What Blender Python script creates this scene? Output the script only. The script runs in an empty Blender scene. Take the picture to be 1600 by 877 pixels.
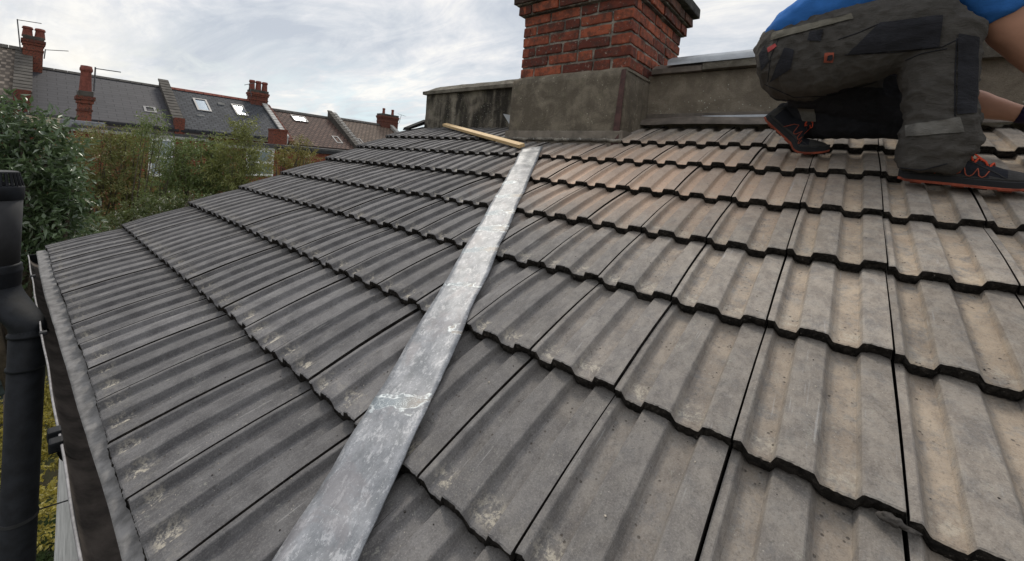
import bpy, bmesh, math, random
import numpy as np
from mathutils import Vector, Matrix, noise
R_ = math.radians
random.seed(7); rng = np.random.default_rng(7)
scene = bpy.context.scene
# ------------------------------------------------------------------ camera
CAMPOS = Vector((-.09556, -.14368, .63114))
RW = ((.77049399, .63262948, .07822371), (.076828, .02965794, -.99660316), (-.63280049, .77388652, -.02575239))
FPX, CX, CY = 632.7, 800.0, 280.0
cd = bpy.data.cameras.new('camera'); cam = bpy.data.objects.new('camera', cd); scene.collection.objects.link(cam)
cd.sensor_width = 36; cd.lens = 36 * FPX / 1600
cd.shift_y = -(438.5 - CY) / 1600
cd.clip_start = .02; cd.clip_end = 3000
m3 = Matrix((RW[0], [-v for v in RW[1]], [-v for v in RW[2]])).transposed()
cam.matrix_world = Matrix.Translation(CAMPOS) @ m3.to_4x4()
scene.camera = cam
# ------------------------------------------------------------------ world: pale broken overcast over a Nishita sky
SUN_EL, SUN_AZ = 46.0, 152.0          # azimuth in degrees from +x towards +y
w = bpy.data.worlds.new('World'); scene.world = w; w.use_nodes = True
nt = w.node_tree; nt.nodes.clear()
def wn(t, **k):
    n = nt.nodes.new(t)
    for a, b in k.items(): setattr(n, a, b)
    return n
L = nt.links.new
wo = wn('ShaderNodeOutputWorld'); bg = wn('ShaderNodeBackground'); bg.inputs['Strength'].default_value = .1
sky = wn('ShaderNodeTexSky', sky_type='NISHITA', sun_disc=False); sky.sun_elevation = R_(SUN_EL); sky.sun_rotation = R_(90 - SUN_AZ)
sky.air_density = 1.0; sky.dust_density = 1.5
tc = wn('ShaderNodeTexCoord'); sep = wn('ShaderNodeSeparateXYZ'); L(tc.outputs['Generated'], sep.inputs[0])
def wm(op, a, b=None, c=None):
    n = wn('ShaderNodeMath', operation=op)
    for i, v in enumerate((a, b, c)):
        if v is None: continue
        if isinstance(v, (int, float)): n.inputs[i].default_value = v
        else: L(v, n.inputs[i])
    return n.outputs[0]
zc = wm('MAXIMUM', sep.outputs[2], 0.0); zd = wm('ADD', zc, .16)
cmb = wn('ShaderNodeCombineXYZ'); L(wm('DIVIDE', sep.outputs[0], zd), cmb.inputs[0]); L(wm('DIVIDE', sep.outputs[1], zd), cmb.inputs[1])
def wnoise(rot, scale, sx, sy, detail=8, rough=.55, dist=.4, off=(0, 0, 0)):
    mp = wn('ShaderNodeMapping'); mp.inputs['Rotation'].default_value = (0, 0, R_(rot)); mp.inputs['Scale'].default_value = (sx, sy, 1); mp.inputs['Location'].default_value = off
    L(cmb.outputs[0], mp.inputs[0])
    n = wn('ShaderNodeTexNoise'); n.inputs['Scale'].default_value = scale; n.inputs['Detail'].default_value = detail
    n.inputs['Roughness'].default_value = rough; n.inputs['Distortion'].default_value = dist; L(mp.outputs[0], n.inputs['Vector']); return n.outputs['Fac']
def wramp(v, stops):
    r = wn('ShaderNodeValToRGB'); e = r.color_ramp.elements
    e[0].position, e[0].color = stops[0][0], (*stops[0][1], 1); e[1].position, e[1].color = stops[-1][0], (*stops[-1][1], 1)
    for p, c in stops[1:-1]: x = e.new(p); x.color = (*c, 1)
    L(v, r.inputs[0]); return r.outputs[0]
n1 = wnoise(-38, 1.1, .75, 1.4, 10, .62, .6, (3.1, 1.2, 0)); n2 = wnoise(-32, 3.0, .65, 1.4, 8, .66, .8, (1, 4, 0))
mixn = wm('ADD', wm('MULTIPLY', n1, .68), wm('MULTIPLY', n2, .32))
cloudc = wramp(mixn, [(.39, (.47, .51, .57)), (.47, (.58, .61, .65)), (.53, (.69, .70, .72)), (.61, (.87, .85, .81))])
# a clearer pale strip low over the roofs, with thin cloud across it
low = wramp(sep.outputs[2], [(.0, (1, 1, 1)), (.10, (.85, .85, .85)), (.24, (0, 0, 0))])
gap = wramp(n2, [(.36, (1, 1, 1)), (.60, (0, 0, 0))])
mg = wn('ShaderNodeMix', data_type='RGBA', blend_type='MULTIPLY'); mg.inputs[0].default_value = 1; L(low, mg.inputs[6]); L(gap, mg.inputs[7])
mb = wn('ShaderNodeMix', data_type='RGBA'); L(wm('MULTIPLY', mg.outputs[2], .8), mb.inputs[0]); L(cloudc, mb.inputs[6]); L(wramp(sep.outputs[1], [(.05, (.93, .87, .76)), (.42, (.68, .82, .85))]), mb.inputs[7])
# overcast sky grows brighter towards the zenith
zen = wramp(sep.outputs[2], [(0, (1.0,) * 3), (.35, (1.0,) * 3), (1, (1.0,) * 3)])
sc_ = wn('ShaderNodeVectorMath', operation='SCALE'); L(mb.outputs[2], sc_.inputs[0])
L(wm('MULTIPLY', wm('ADD', 1.0, wm('MULTIPLY', wm('MAXIMUM', wm('SUBTRACT', zc, .38), 0.0), 1.5)), 10.0), sc_.inputs['Scale'])
fin = wn('ShaderNodeMix', data_type='RGBA'); fin.inputs[0].default_value = .93; L(sky.outputs[0], fin.inputs[6]); L(sc_.outputs[0], fin.inputs[7])
L(fin.outputs[2], bg.inputs[0]); L(bg.outputs[0], wo.inputs[0])
sd = bpy.data.lights.new('sun', 'SUN'); sd.energy = 1.7; sd.angle = R_(12); sd.color = (1, .93, .82)
so = bpy.data.objects.new('sun', sd); scene.collection.objects.link(so)
sdir = Vector((math.cos(R_(SUN_EL)) * math.cos(R_(SUN_AZ)), math.cos(R_(SUN_EL)) * math.sin(R_(SUN_AZ)), math.sin(R_(SUN_EL))))
so.rotation_euler = sdir.to_track_quat('Z', 'Y').to_euler()
vs = scene.view_settings; vs.view_transform = 'Standard'; vs.look = 'None'; vs.exposure = 0.22; vs.gamma = 1
# ------------------------------------------------------------------ helpers
COL = scene.collection
def link(name, me, parent=None, mat=None):
    o = bpy.data.objects.new(name, me); COL.objects.link(o)
    if parent: o.parent = parent
    if mat is not None and me is not None:
        for m in (mat if isinstance(mat, (list, tuple)) else [mat]): me.materials.append(m)
    return o
def empty(name, loc=(0, 0, 0)):
    o = bpy.data.objects.new(name, None); COL.objects.link(o); o.location = loc; return o
def tag(o, label=None, cat=None, group=None, kind=None):
    if label: o['label'] = label
    if cat: o['category'] = cat
    if group: o['group'] = group
    if kind: o['kind'] = kind
    return o
def bmo(name, bm, parent=None, mat=None, smooth=False, loc=None):
    me = bpy.data.meshes.new(name); bm.normal_update(); bm.to_mesh(me); bm.free()
    if smooth: me.polygons.foreach_set('use_smooth', [True] * len(me.polygons))
    o = link(name, me, parent, mat)
    if parent is not None and loc is None: o.matrix_parent_inverse = Matrix.Translation(-Vector(parent.location)) if parent.rotation_euler[0] == 0 else Matrix()
    if loc: o.location = loc
    return o
def box(bm, x0, x1, y0, y1, z0, z1, bev=0, M=None):
    vs_ = [bm.verts.new(v) for v in ((x0, y0, z0), (x1, y0, z0), (x1, y1, z0), (x0, y1, z0), (x0, y0, z1), (x1, y0, z1), (x1, y1, z1), (x0, y1, z1))]
    fs = [bm.faces.new([vs_[i] for i in q]) for q in ((0, 3, 2, 1), (4, 5, 6, 7), (0, 1, 5, 4), (1, 2, 6, 5), (2, 3, 7, 6), (3, 0, 4, 7))]
    if bev:
        es = list({e for f in fs for e in f.edges}); r = bmesh.ops.bevel(bm, geom=es, offset=bev, segments=2, affect='EDGES', profile=.6)
        vs_ = list({v for f in r['faces'] for v in f.verts} | {v for v in vs_ if v.is_valid})
    if M is not None:
        for v in vs_: v.co = M @ v.co
    return vs_
def mbox(name, dims, parent, mat, bev=0, M=None):
    bm = bmesh.new(); box(bm, *dims, bev=bev, M=M); return bmo(name, bm, parent, mat)
def prism(bm, pts, thick):            # pts: closed polygon (3D), extruded by vector
    a = [bm.verts.new(p) for p in pts]; b = [bm.verts.new(Vector(p) + Vector(thick)) for p in pts]
    bm.faces.new(a); bm.faces.new(b[::-1]); n = len(pts)
    for i in range(n): bm.faces.new([a[i], b[i], b[(i + 1) % n], a[(i + 1) % n]])
    bmesh.ops.recalc_face_normals(bm, faces=bm.faces)
def tube(bm, pts, r, n=10, cap=True, flat=1.0):
    pts = [Vector(p) for p in pts]; rs = r if isinstance(r, (list, tuple)) else [r] * len(pts); rings = []
    prev = None
    for i, p in enumerate(pts):
        t = (pts[min(i + 1, len(pts) - 1)] - pts[max(i - 1, 0)]).normalized()
        u = (prev - t * prev.dot(t)) if prev is not None else t.orthogonal()
        u.normalize(); prev = u; v = t.cross(u)
        rings.append([bm.verts.new(p + (u * math.cos(a) + v * math.sin(a) * flat) * rs[i]) for a in [2 * math.pi * k / n for k in range(n)]])
    for a, b in zip(rings, rings[1:]):
        for k in range(n): bm.faces.new([a[k], a[(k + 1) % n], b[(k + 1) % n], b[k]])
    if cap: bm.faces.new(rings[0][::-1]); bm.faces.new(rings[-1])
    return rings
def lathe(bm, c, prof, n=20, axis=Vector((0, 0, 1))):
    q = Vector((0, 0, 1)).rotation_difference(axis); rings = []
    for r, z in prof: rings.append([bm.verts.new(Vector(c) + q @ Vector((r * math.cos(2 * math.pi * k / n), r * math.sin(2 * math.pi * k / n), z))) for k in range(n)])
    for a, b in zip(rings, rings[1:]):
        for k in range(n): bm.faces.new([a[k], a[(k + 1) % n], b[(k + 1) % n], b[k]])
    bm.faces.new(rings[0][::-1]); bm.faces.new(rings[-1])
def ray(px, py):
    a = ((px - CX) / FPX, (py - CY) / FPX, 1)
    return Vector([sum(a[i] * RW[i][k] for i in range(3)) for k in range(3)])
def at(px, py, axis, val):
    d = ray(px, py); return CAMPOS + d * ((val - CAMPOS[axis]) / d[axis])
def on_plane(px, py, p0, n):
    d = ray(px, py); return CAMPOS + d * ((Vector(p0) - CAMPOS).dot(n) / d.dot(n))
def at_depth(px, py, Z): return CAMPOS + ray(px, py) * Z
# ------------------------------------------------------------------ materials
class NM:
    def __init__(s, name, rough=.8, spec=.3):
        s.m = bpy.data.materials.new(name); s.m.use_nodes = True; s.t = s.m.node_tree
        s.b = s.t.nodes['Principled BSDF']; s.b.inputs['Roughness'].default_value = rough; s.b.inputs['Specular IOR Level'].default_value = spec
    def n(s, t, **k):
        x = s.t.nodes.new(t)
        for a, b in k.items(): setattr(x, a, b)
        return x
    def l(s, a, b): s.t.links.new(a, b)
    def set(s, inp, v):
        if isinstance(v, (int, float, tuple)): inp.default_value = v if not (isinstance(v, tuple) and len(v) == 3 and inp.type == 'RGBA') else (*v, 1)
        else: s.l(v, inp)
    def math(s, op, a, b=None, clamp=False):
        x = s.n('ShaderNodeMath', operation=op); x.use_clamp = clamp; s.set(x.inputs[0], a)
        if b is not None: s.set(x.inputs[1], b)
        return x.outputs[0]
    def mix(s, f, a, b, mode='MIX'):
        x = s.n('ShaderNodeMix', data_type='RGBA', blend_type=mode); s.set(x.inputs[0], f); s.set(x.inputs[6], a); s.set(x.inputs[7], b); return x.outputs[2]
    def pos(s, kind='Object'):
        if kind == 'world': return s.n('ShaderNodeNewGeometry').outputs['Position']
        return s.n('ShaderNodeTexCoord').outputs[kind]
    def mapv(s, v, scale=(1, 1, 1), rot=(0, 0, 0), loc=(0, 0, 0)):
        x = s.n('ShaderNodeMapping'); s.l(v, x.inputs[0]); x.inputs['Scale'].default_value = scale; x.inputs['Rotation'].default_value = rot; x.inputs['Location'].default_value = loc; return x.outputs[0]
    def noise(s, v, scale, detail=6, rough=.6, dist=0):
        x = s.n('ShaderNodeTexNoise'); s.l(v, x.inputs['Vector']); x.inputs['Scale'].default_value = scale; x.inputs['Detail'].default_value = detail
        x.inputs['Roughness'].default_value = rough; x.inputs['Distortion'].default_value = dist; return x.outputs['Fac']
    def voro(s, v, scale, feat='F1', out='Distance', rnd=1):
        x = s.n('ShaderNodeTexVoronoi', feature=feat); s.l(v, x.inputs['Vector']); x.inputs['Scale'].default_value = scale; x.inputs['Randomness'].default_value = rnd; return x.outputs[out]
    def step(s, v, a, b):
        x = s.n('ShaderNodeMapRange'); x.interpolation_type = 'SMOOTHSTEP'; s.l(v, x.inputs[0]); x.inputs[1].default_value = a; x.inputs[2].default_value = b; return x.outputs[0]
    def sep(s, v):
        x = s.n('ShaderNodeSeparateXYZ'); s.l(v, x.inputs[0]); return x.outputs
    def attr(s, name):
        return s.n('ShaderNodeAttribute', attribute_name=name).outputs['Fac']
    def rand(s): return s.n('ShaderNodeObjectInfo').outputs['Random']
    def bump(s, h, strength=.5, dist=.002):
        x = s.n('ShaderNodeBump'); x.inputs['Strength'].default_value = strength; x.inputs['Distance'].default_value = dist; s.l(h, x.inputs['Height'])
        s.l(x.outputs[0], s.b.inputs['Normal']); return x
    def col(s, c): s.set(s.b.inputs['Base Color'], c); return s
def simple(name, c, rough=.7, var=.25, scale=8, bump=.2, bd=.002, spec=.3, kind='Object', metal=0, stretch=(1, 1, 1)):
    s = NM(name, rough, spec); p = s.mapv(s.pos(kind), stretch); n = s.noise(p, scale)
    s.b.inputs['Metallic'].default_value = metal
    s.col(s.mix(s.step(n, .3, .7), tuple(x * (1 - var) for x in c), tuple(min(1, x * (1 + var)) for x in c)))
    if bump: s.bump(s.noise(p, scale * 5), bump, bd)
    return s.m
# concrete roof tile: grey-brown, sandy dust lying in the pans towards the right, scuffs near the noses
def tile_mat():
    s = NM('concrete_tile', .82, .25); P = s.pos('world'); O = s.pos('Object'); pan = s.attr('pan'); X, Y, Z = s.sep(P); ox, oy, oz = s.sep(O); rnd = s.rand()
    o2 = s.n('ShaderNodeVectorMath', operation='ADD'); s.l(O, o2.inputs[0])
    cb = s.n('ShaderNodeCombineXYZ'); s.l(s.math('MULTIPLY', rnd, 37.0), cb.inputs[0]); s.l(s.math('MULTIPLY', rnd, 91.0), cb.inputs[1]); s.l(cb.outputs[0], o2.inputs[1]); OV = o2.outputs[0]
    big = s.noise(P, 2.2, 4); mid = s.noise(OV, 14, 7, .62, .6); fine = s.noise(OV, 160, 4, .7); str_ = s.noise(s.mapv(OV, (1, .22, 1)), 60, 5, .65, .5)
    base = s.mix(s.step(mid, .32, .68), (.076, .073, .075), (.128, .123, .124))
    base = s.mix(s.math('MULTIPLY', s.step(str_, .45, .75), .45), base, (.185, .180, .178))
    # right hand part of the roof is lighter
    right = s.step(s.math('ADD', s.math('ADD', s.math('MULTIPLY', X, .8), s.math('MULTIPLY', Y, .75)), s.math('MULTIPLY', s.math('SUBTRACT', big, .5), .8)), -.65, .95)
    swirl = s.noise(s.mapv(OV, (1, .6, 1), (0, 0, .6)), 34, 9, .74, .35)
    grey = s.mix(s.step(swirl, .40, .60), (.140, .127, .116), (.255, .232, .203))
    base = s.mix(s.math('MULTIPLY', right, .85), base, grey)
    # dust
    dn = s.noise(OV, 22, 6, .65, .3)
    dreg = s.step(s.math('ADD', s.math('ADD', X, s.math('MULTIPLY', Y, .80)), s.math('MULTIPLY', s.math('SUBTRACT', big, .5), .9)), -.40, 1.25)
    dust = s.math('MULTIPLY', s.math('MULTIPLY', dreg, s.math('ADD', s.math('MULTIPLY', pan, .60), .30)), s.step(s.math('ADD', s.math('MULTIPLY', dn, .6), s.math('MULTIPLY', s.noise(OV, 90, 5, .8), .4)), .34, .56), True)
    base = s.mix(dust, base, s.mix(s.step(mid, .3, .7), (.28, .215, .155), (.41, .325, .235)))
    # an orange brick-dust bloom below the chimney
    dx = s.math('ADD', X, .86); dy = s.math('SUBTRACT', Y, 1.68)
    rr = s.math('SQRT', s.math('ADD', s.math('POWER', s.math('MULTIPLY', dx, 1.0), 2.0), s.math('POWER', s.math('MULTIPLY', dy, 1.45), 2.0)))
    bloom = s.math('MULTIPLY', s.math('SUBTRACT', 1.0, s.step(s.math('ADD', rr, s.math('MULTIPLY', s.math('SUBTRACT', mid, .5), .5)), .20, .95)), s.math('ADD', s.math('MULTIPLY', pan, .38), .46))
    base = s.mix(bloom, base, (.50, .345, .245))
    # scuffs close to the nose, worn chips, pits
    nz = s.noise(OV, 45, 5, .7, .8)
    sc = s.math('MULTIPLY', s.math('MULTIPLY', s.math('SUBTRACT', 1.0, s.step(oy, .03, .065)), s.step(oy, .004, .02)), s.math('MULTIPLY', s.step(nz, .44, .54), s.math('ADD', pan, .15)))
    base = s.mix(s.math('MULTIPLY', s.math('MULTIPLY', sc, s.step(s.noise(OV, 70, 5, .8), .42, .56)), s.math('SUBTRACT', .85, s.math('MULTIPLY', right, .5))), base, (.42, .38, .31))
    ch = s.voro(OV, 120); cr = s.noise(OV, 9, 3)
    base = s.mix(s.math('MULTIPLY', s.math('MULTIPLY', s.math('SUBTRACT', 1.0, s.step(ch, .05, .14)), s.step(cr, .52, .64)), .8), base, (.38, .35, .30))
    pv = s.voro(s.mapv(OV, (1, 1, 1), (0, 0, 1)), 75); pits = s.math('MULTIPLY', s.math('SUBTRACT', 1.0, s.step(pv, .10, .20)), s.math('MULTIPLY', s.step(s.noise(OV, 13, 2), .44, .56), s.math('ADD', s.math('MULTIPLY', pan, .9), .1)))
    base = s.mix(s.math('MULTIPLY', pits, .85), base, (.05, .04, .032))
    scr = s.noise(s.mapv(OV, (1, .05, 1), (0, 0, .08)), 130, 3, .5)
    base = s.mix(s.math('MULTIPLY', s.math('MULTIPLY', s.step(scr, .66, .72), s.step(cr, .45, .6)), .5), base, (.32, .31, .30))
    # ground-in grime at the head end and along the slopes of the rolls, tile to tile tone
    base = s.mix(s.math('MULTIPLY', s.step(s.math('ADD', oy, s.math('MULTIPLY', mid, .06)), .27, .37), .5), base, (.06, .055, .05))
    grain = s.noise(OV, 380, 3, .85); grit = s.noise(OV, 130, 4, .75)
    base = s.mix(s.math('MULTIPLY', s.step(grain, .50, .70), .34), base, (.33, .31, .285)); base = s.mix(s.math('MULTIPLY', s.math('SUBTRACT', 1.0, s.step(grain, .30, .47)), .38), base, (.045, .040, .036))
    base = s.mix(s.math('MULTIPLY', s.math('SUBTRACT', 1.0, s.step(grit, .32, .46)), .35), base, (.05, .045, .04))
    lich = s.math('MULTIPLY', s.step(s.noise(OV, 55, 5, .8, .4), .60, .66), s.step(cr, .50, .60)); base = s.mix(s.math('MULTIPLY', lich, .45), base, (.30, .295, .25))
    hsv = s.n('ShaderNodeHueSaturation'); s.l(base, hsv.inputs['Color']); s.l(s.math('ADD', .86, s.math('MULTIPLY', rnd, .30)), hsv.inputs['Value'])
    s.col(hsv.outputs[0])
    h = s.math('ADD', s.math('MULTIPLY', s.math('ADD', fine, grain), .6), s.math('SUBTRACT', s.math('MULTIPLY', mid, .6), s.math('MULTIPLY', pits, .8)))
    s.bump(h, .6, .0020); s.set(s.b.inputs['Roughness'], s.math('SUBTRACT', .88, s.math('MULTIPLY', s.math('MULTIPLY', right, s.math('SUBTRACT', 1.0, dust)), .22)))
    return s.m
M_TILE = tile_mat()
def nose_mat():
    s = NM('dark_shaded_tile_edge', .95, .1); P = s.pos('world'); n = s.noise(P, 60, 6, .7)
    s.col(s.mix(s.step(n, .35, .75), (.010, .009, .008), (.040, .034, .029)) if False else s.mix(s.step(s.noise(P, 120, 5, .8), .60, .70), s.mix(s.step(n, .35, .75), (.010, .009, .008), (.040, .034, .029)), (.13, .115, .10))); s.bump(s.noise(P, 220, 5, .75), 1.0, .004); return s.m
M_NOSE = nose_mat()  # dark edge concrete, with the shade on the noses put into its colour
M_UNDER = simple('black_underlay', (.006, .006, .006), .95, .2, 30, 0)
def lead_mat():
    s = NM('lead_strip', .52, .45); P = s.pos('Object'); x, y, z = s.sep(P)
    n = s.noise(s.mapv(P, (1, .7, 1)), 22, 9, .74, .3); f = s.noise(s.mapv(P, (1, .55, 1)), 60, 7, .8, .2)
    c = s.mix(s.step(n, .3, .7), (.112, .120, .130), (.240, .246, .262))
    c = s.mix(s.math('MULTIPLY', s.step(f, .53, .60), .5), c, (.44, .44, .45))
    sp = s.noise(P, 210, 4, .8); c = s.mix(s.math('MULTIPLY', s.step(sp, .55, .68), .6), c, (.10, .10, .11)); c = s.mix(s.math('MULTIPLY', s.math('SUBTRACT', 1.0, s.step(sp, .32, .42)), .5), c, (.55, .55, .56))
    st2_ = s.noise(s.mapv(P, (1.4, .8, 1), loc=(3, 0, 0)), 9, 6, .7, .8); c = s.mix(s.math('MULTIPLY', s.step(st2_, .5, .6), .45), c, (.17, .155, .16))
    dk = s.math('MULTIPLY', s.step(y, 1.15, 1.75), s.step(s.noise(s.mapv(P, (.6, 1, 1)), 16, 6, .7, 1.5), .38, .6)); c = s.mix(s.math('MULTIPLY', dk, .8), c, (.085, .095, .105))
    wob = s.noise(P, 30, 4, .6, 1.0); edge = s.noise(s.mapv(P, (1, 1, 1)), 42, 6, .7, 1.2)
    tot = None
    for yc, wd, st in ((.262, .030, 1.0), (.475, .016, .0), (.66, .024, .8), (.87, .020, .8), (1.03, .034, .9), (1.17, .02, .6), (1.34, .03, .7), (1.52, .028, .6)):
        d = s.math('ABSOLUTE', s.math('SUBTRACT', s.math('ADD', y, s.math('MULTIPLY', s.math('SUBTRACT', wob, .5), .05)), yc))
        band = s.math('SUBTRACT', 1.0, s.step(d, wd * .6, wd))
        if st == 0: band = s.math('MULTIPLY', band, s.step(x, .02, .035))
        tot = band if tot is None else s.math('MAXIMUM', tot, band)
    patch = s.math('MULTIPLY', tot, s.step(s.noise(s.mapv(P, (.5, 1.2, 1)), 15, 3), .44, .53))
    c = s.mix(s.math('MULTIPLY', patch, .75), c, s.mix(s.step(x, -.02, .05), (.17, .20, .22), (.25, .22, .19)))
    ring = s.math('SUBTRACT', 1.0, s.step(s.math('ABSOLUTE', s.math('SUBTRACT', patch, .5)), .12, .38))
    ring = s.math('MAXIMUM', ring, s.math('MULTIPLY', s.math('SUBTRACT', 1.0, s.step(s.math('ABSOLUTE', s.math('SUBTRACT', edge, .5)), .006, .022)), patch))
    ring = s.math('MULTIPLY', ring, s.step(s.noise(P, 60, 4, .8), .36, .58)); c = s.mix(s.math('MULTIPLY', ring, .75), c, (.62, .66, .66))
    s.col(c); s.b.inputs['Metallic'].default_value = .25
    s.bump(s.math('ADD', s.math('MULTIPLY', n, .7), s.math('MULTIPLY', ring, .4)), .35, .003); return s.m
M_LEADSTRIP = lead_mat()
def render_mat(name, dark, light, streak=1.0, moss=.0):
    s = NM(name, .92, .2); P = s.pos('world'); st = s.noise(s.mapv(P, (3.2, 3.2, .35)), 1.7, 5, .6, .4); b = s.noise(P, 9, 8, .65, .5); f = s.noise(P, 90, 4, .7)
    v = s.math('ADD', s.math('MULTIPLY', st, streak), s.math('MULTIPLY', b, 1.0 - streak * .5)); c = s.mix(s.step(v, .42 * (1 + streak * .5), .62 * (1 + streak * .5)), dark, light)
    c = s.mix(s.math('MULTIPLY', s.step(s.noise(P, 60, 7, .8), .55, .7), .5), c, tuple(x * 1.6 for x in light))
    if moss: c = s.mix(s.math('MULTIPLY', s.step(s.noise(P, 14, 6), .54, .66), moss), c, (.09, .10, .04))
    lc = s.voro(P, 46); c = s.mix(s.math('MULTIPLY', s.math('SUBTRACT', 1.0, s.step(lc, .06, .2)), s.step(s.noise(P, 6, 3), .5, .62)), c, tuple(min(.5, x * 2.6) for x in light))
    g_ = s.noise(P, 230, 4, .8); c = s.mix(s.math('MULTIPLY', s.math('SUBTRACT', 1.0, s.step(g_, .35, .5)), .5), c, tuple(x * .45 for x in dark)); s.col(c); s.bump(s.math('ADD', s.math('ADD', f, b), g_), .7, .007); return s.m
M_WALL_DARK = render_mat('blackened_render', (.030, .026, .021), (.24, .21, .165), 1.0, .1)
M_WALL_BROWN = render_mat('weathered_render', (.165, .138, .104), (.250, .212, .162), .35)
M_BASE = render_mat('chimney_base_render', (.110, .092, .069), (.215, .182, .138), .5, .10)
M_COPE = render_mat('coping_stone', (.10, .088, .07), (.20, .18, .145), .2, .15)
M_MORTAR = render_mat('lime_mortar', (.09, .08, .068), (.31, .28, .235), .2, .1)
def brick_mat(name='red_brick', a=(.105, .030, .021), b=(.32, .088, .046), dirt=.65):
    s = NM(name, .9, .2); P = s.pos('world'); r = s.rand(); n = s.noise(P, 26, 7, .68, .4); f = s.noise(P, 150, 4, .7)
    c = s.mix(s.step(s.math('ADD', s.math('MULTIPLY', n, .6), s.math('MULTIPLY', r, .5)), .3, .8), a, b)
    c = s.mix(s.math('MULTIPLY', s.step(s.noise(P, 15, 8, .75), .46, .60), dirt), c, (.050, .034, .028))
    c = s.mix(s.math('MULTIPLY', s.step(s.noise(s.mapv(P, loc=(7, 3, 1)), 48, 5, .7), .60, .68), .7), c, (.33, .28, .24))
    c = s.mix(s.math('MULTIPLY', s.step(s.noise(s.mapv(P, loc=(1, 9, 4)), 8, 5, .7), .62, .7), .7), c, (.09, .10, .045))
    s.col(c); s.bump(s.math('ADD', n, f), .7, .005); return s.m
M_BRICK = brick_mat()
M_BRICKDARK = brick_mat('sooty_brick', (.06, .035, .028), (.13, .06, .04), .7)
def wood_mat():
    s = NM('sawn_pine', .7, .3); P = s.pos('Object'); g = s.noise(s.mapv(P, (1.2, 40, 40)), 3, 6, .6, .5)
    c = s.mix(s.step(g, .3, .7), (.46, .31, .15), (.64, .47, .26)); k = s.voro(s.mapv(P, (4, 14, 14)), 1.6); c = s.mix(s.math('MULTIPLY', s.math('SUBTRACT', 1.0, s.step(k, .08, .16)), .6), c, (.22, .12, .05))
    s.col(c); s.bump(g, .3, .001); return s.m
M_WOOD = wood_mat()
M_BLACKPL = simple('black_plastic', (.007, .008, .010), .62, .5, 22, .25, spec=.18)
M_GREYPL = simple('grey_weathered_plastic', (.026, .026, .028), .75, .3, 10, .15)
M_GUTIN = simple('gutter_silt', (.075, .062, .053), .9, .5, 14, .6, .003)
M_GUTLIP = simple('gutter_lip', (.22, .21, .21), .5, .3, 40, .2)
M_APRON = simple('eaves_apron', (.150, .144, .140), .85, .35, 34, .5, .003)
M_WHITEWALL = simple('painted_render', (.52, .51, .50), .85, .22, 9, .6, .004)
M_WHITEPL = simple('white_upvc', (.72, .72, .70), .5, .06, 5, 0)
M_LEAD = simple('lead_sheet', (.21, .215, .23), .5, .3, 12, .4, .003, metal=.3)
M_LEADBROWN = simple('stained_lead', (.115, .095, .078), .6, .35, 12, .5, .004)
M_LEADNEW = simple('clean_metal_edge', (.32, .33, .34), .35, .1, 20, .1, metal=.4)
M_REDLEAD = simple('red_brown_corner_strip', (.060, .028, .024), .7, .4, 20, .4)
# ------------------------------------------------------------------ the tiled roof
AL = .38914; CA, SA = math.cos(AL), math.sin(AL)
VV = [0, .3114, .6286, .9511, 1.2603, 1.5914, 1.899, 2.2082]
SS = [.00239, .00145, -.00064, .00032, .00079, -.00168, -.00088, -.00175]
OO = [.0171, -.0048, -.0038, -.0086, -.0053, -.0065, .0055, .0064]
WT = .2
def rw(x, v, n=0): return Vector((x, v * CA - n * SA, v * SA + n * CA))
roofM = Matrix(((1, 0, 0), (0, CA, -SA), (0, SA, CA)))
roof = empty('tiled_roof'); roof.rotation_euler = (AL, 0, 0)
tag(roof, 'low pitched roof of grey ribbed concrete tiles filling the foreground', 'roof')
PROF = [(0, 0), (.03, 0.0002), (.054, 0), (.064, -.0012), (.098, -.0158), (.110, -.0176), (.185, -.0182), (.246, -.0176), (.256, -.0176), (.286, -.0014), (.296, -.0001), (.36, 0.0006), (.41, .001), (.46, .0006), (.514, -.0001),
        (.524, -.0014), (.558, -.0158), (.570, -.0176), (.66, -.0182), (.746, -.0176), (.756, -.0176), (.786, -.0014), (.798, -.0001), (.87, .0007), (.95, .0004), (.985, -.0002), (1, -.0012)]
PROF = [(a, b * .86 if b < -.001 else b) for a, b in PROF]; PROF[0] = (0, -.0016); PROF[1] = (.03, -.0006); PROF[-2] = (.985, .0006); PROF[-1] = (1, .0001)
TH = .0225; TLEN = .387
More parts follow.
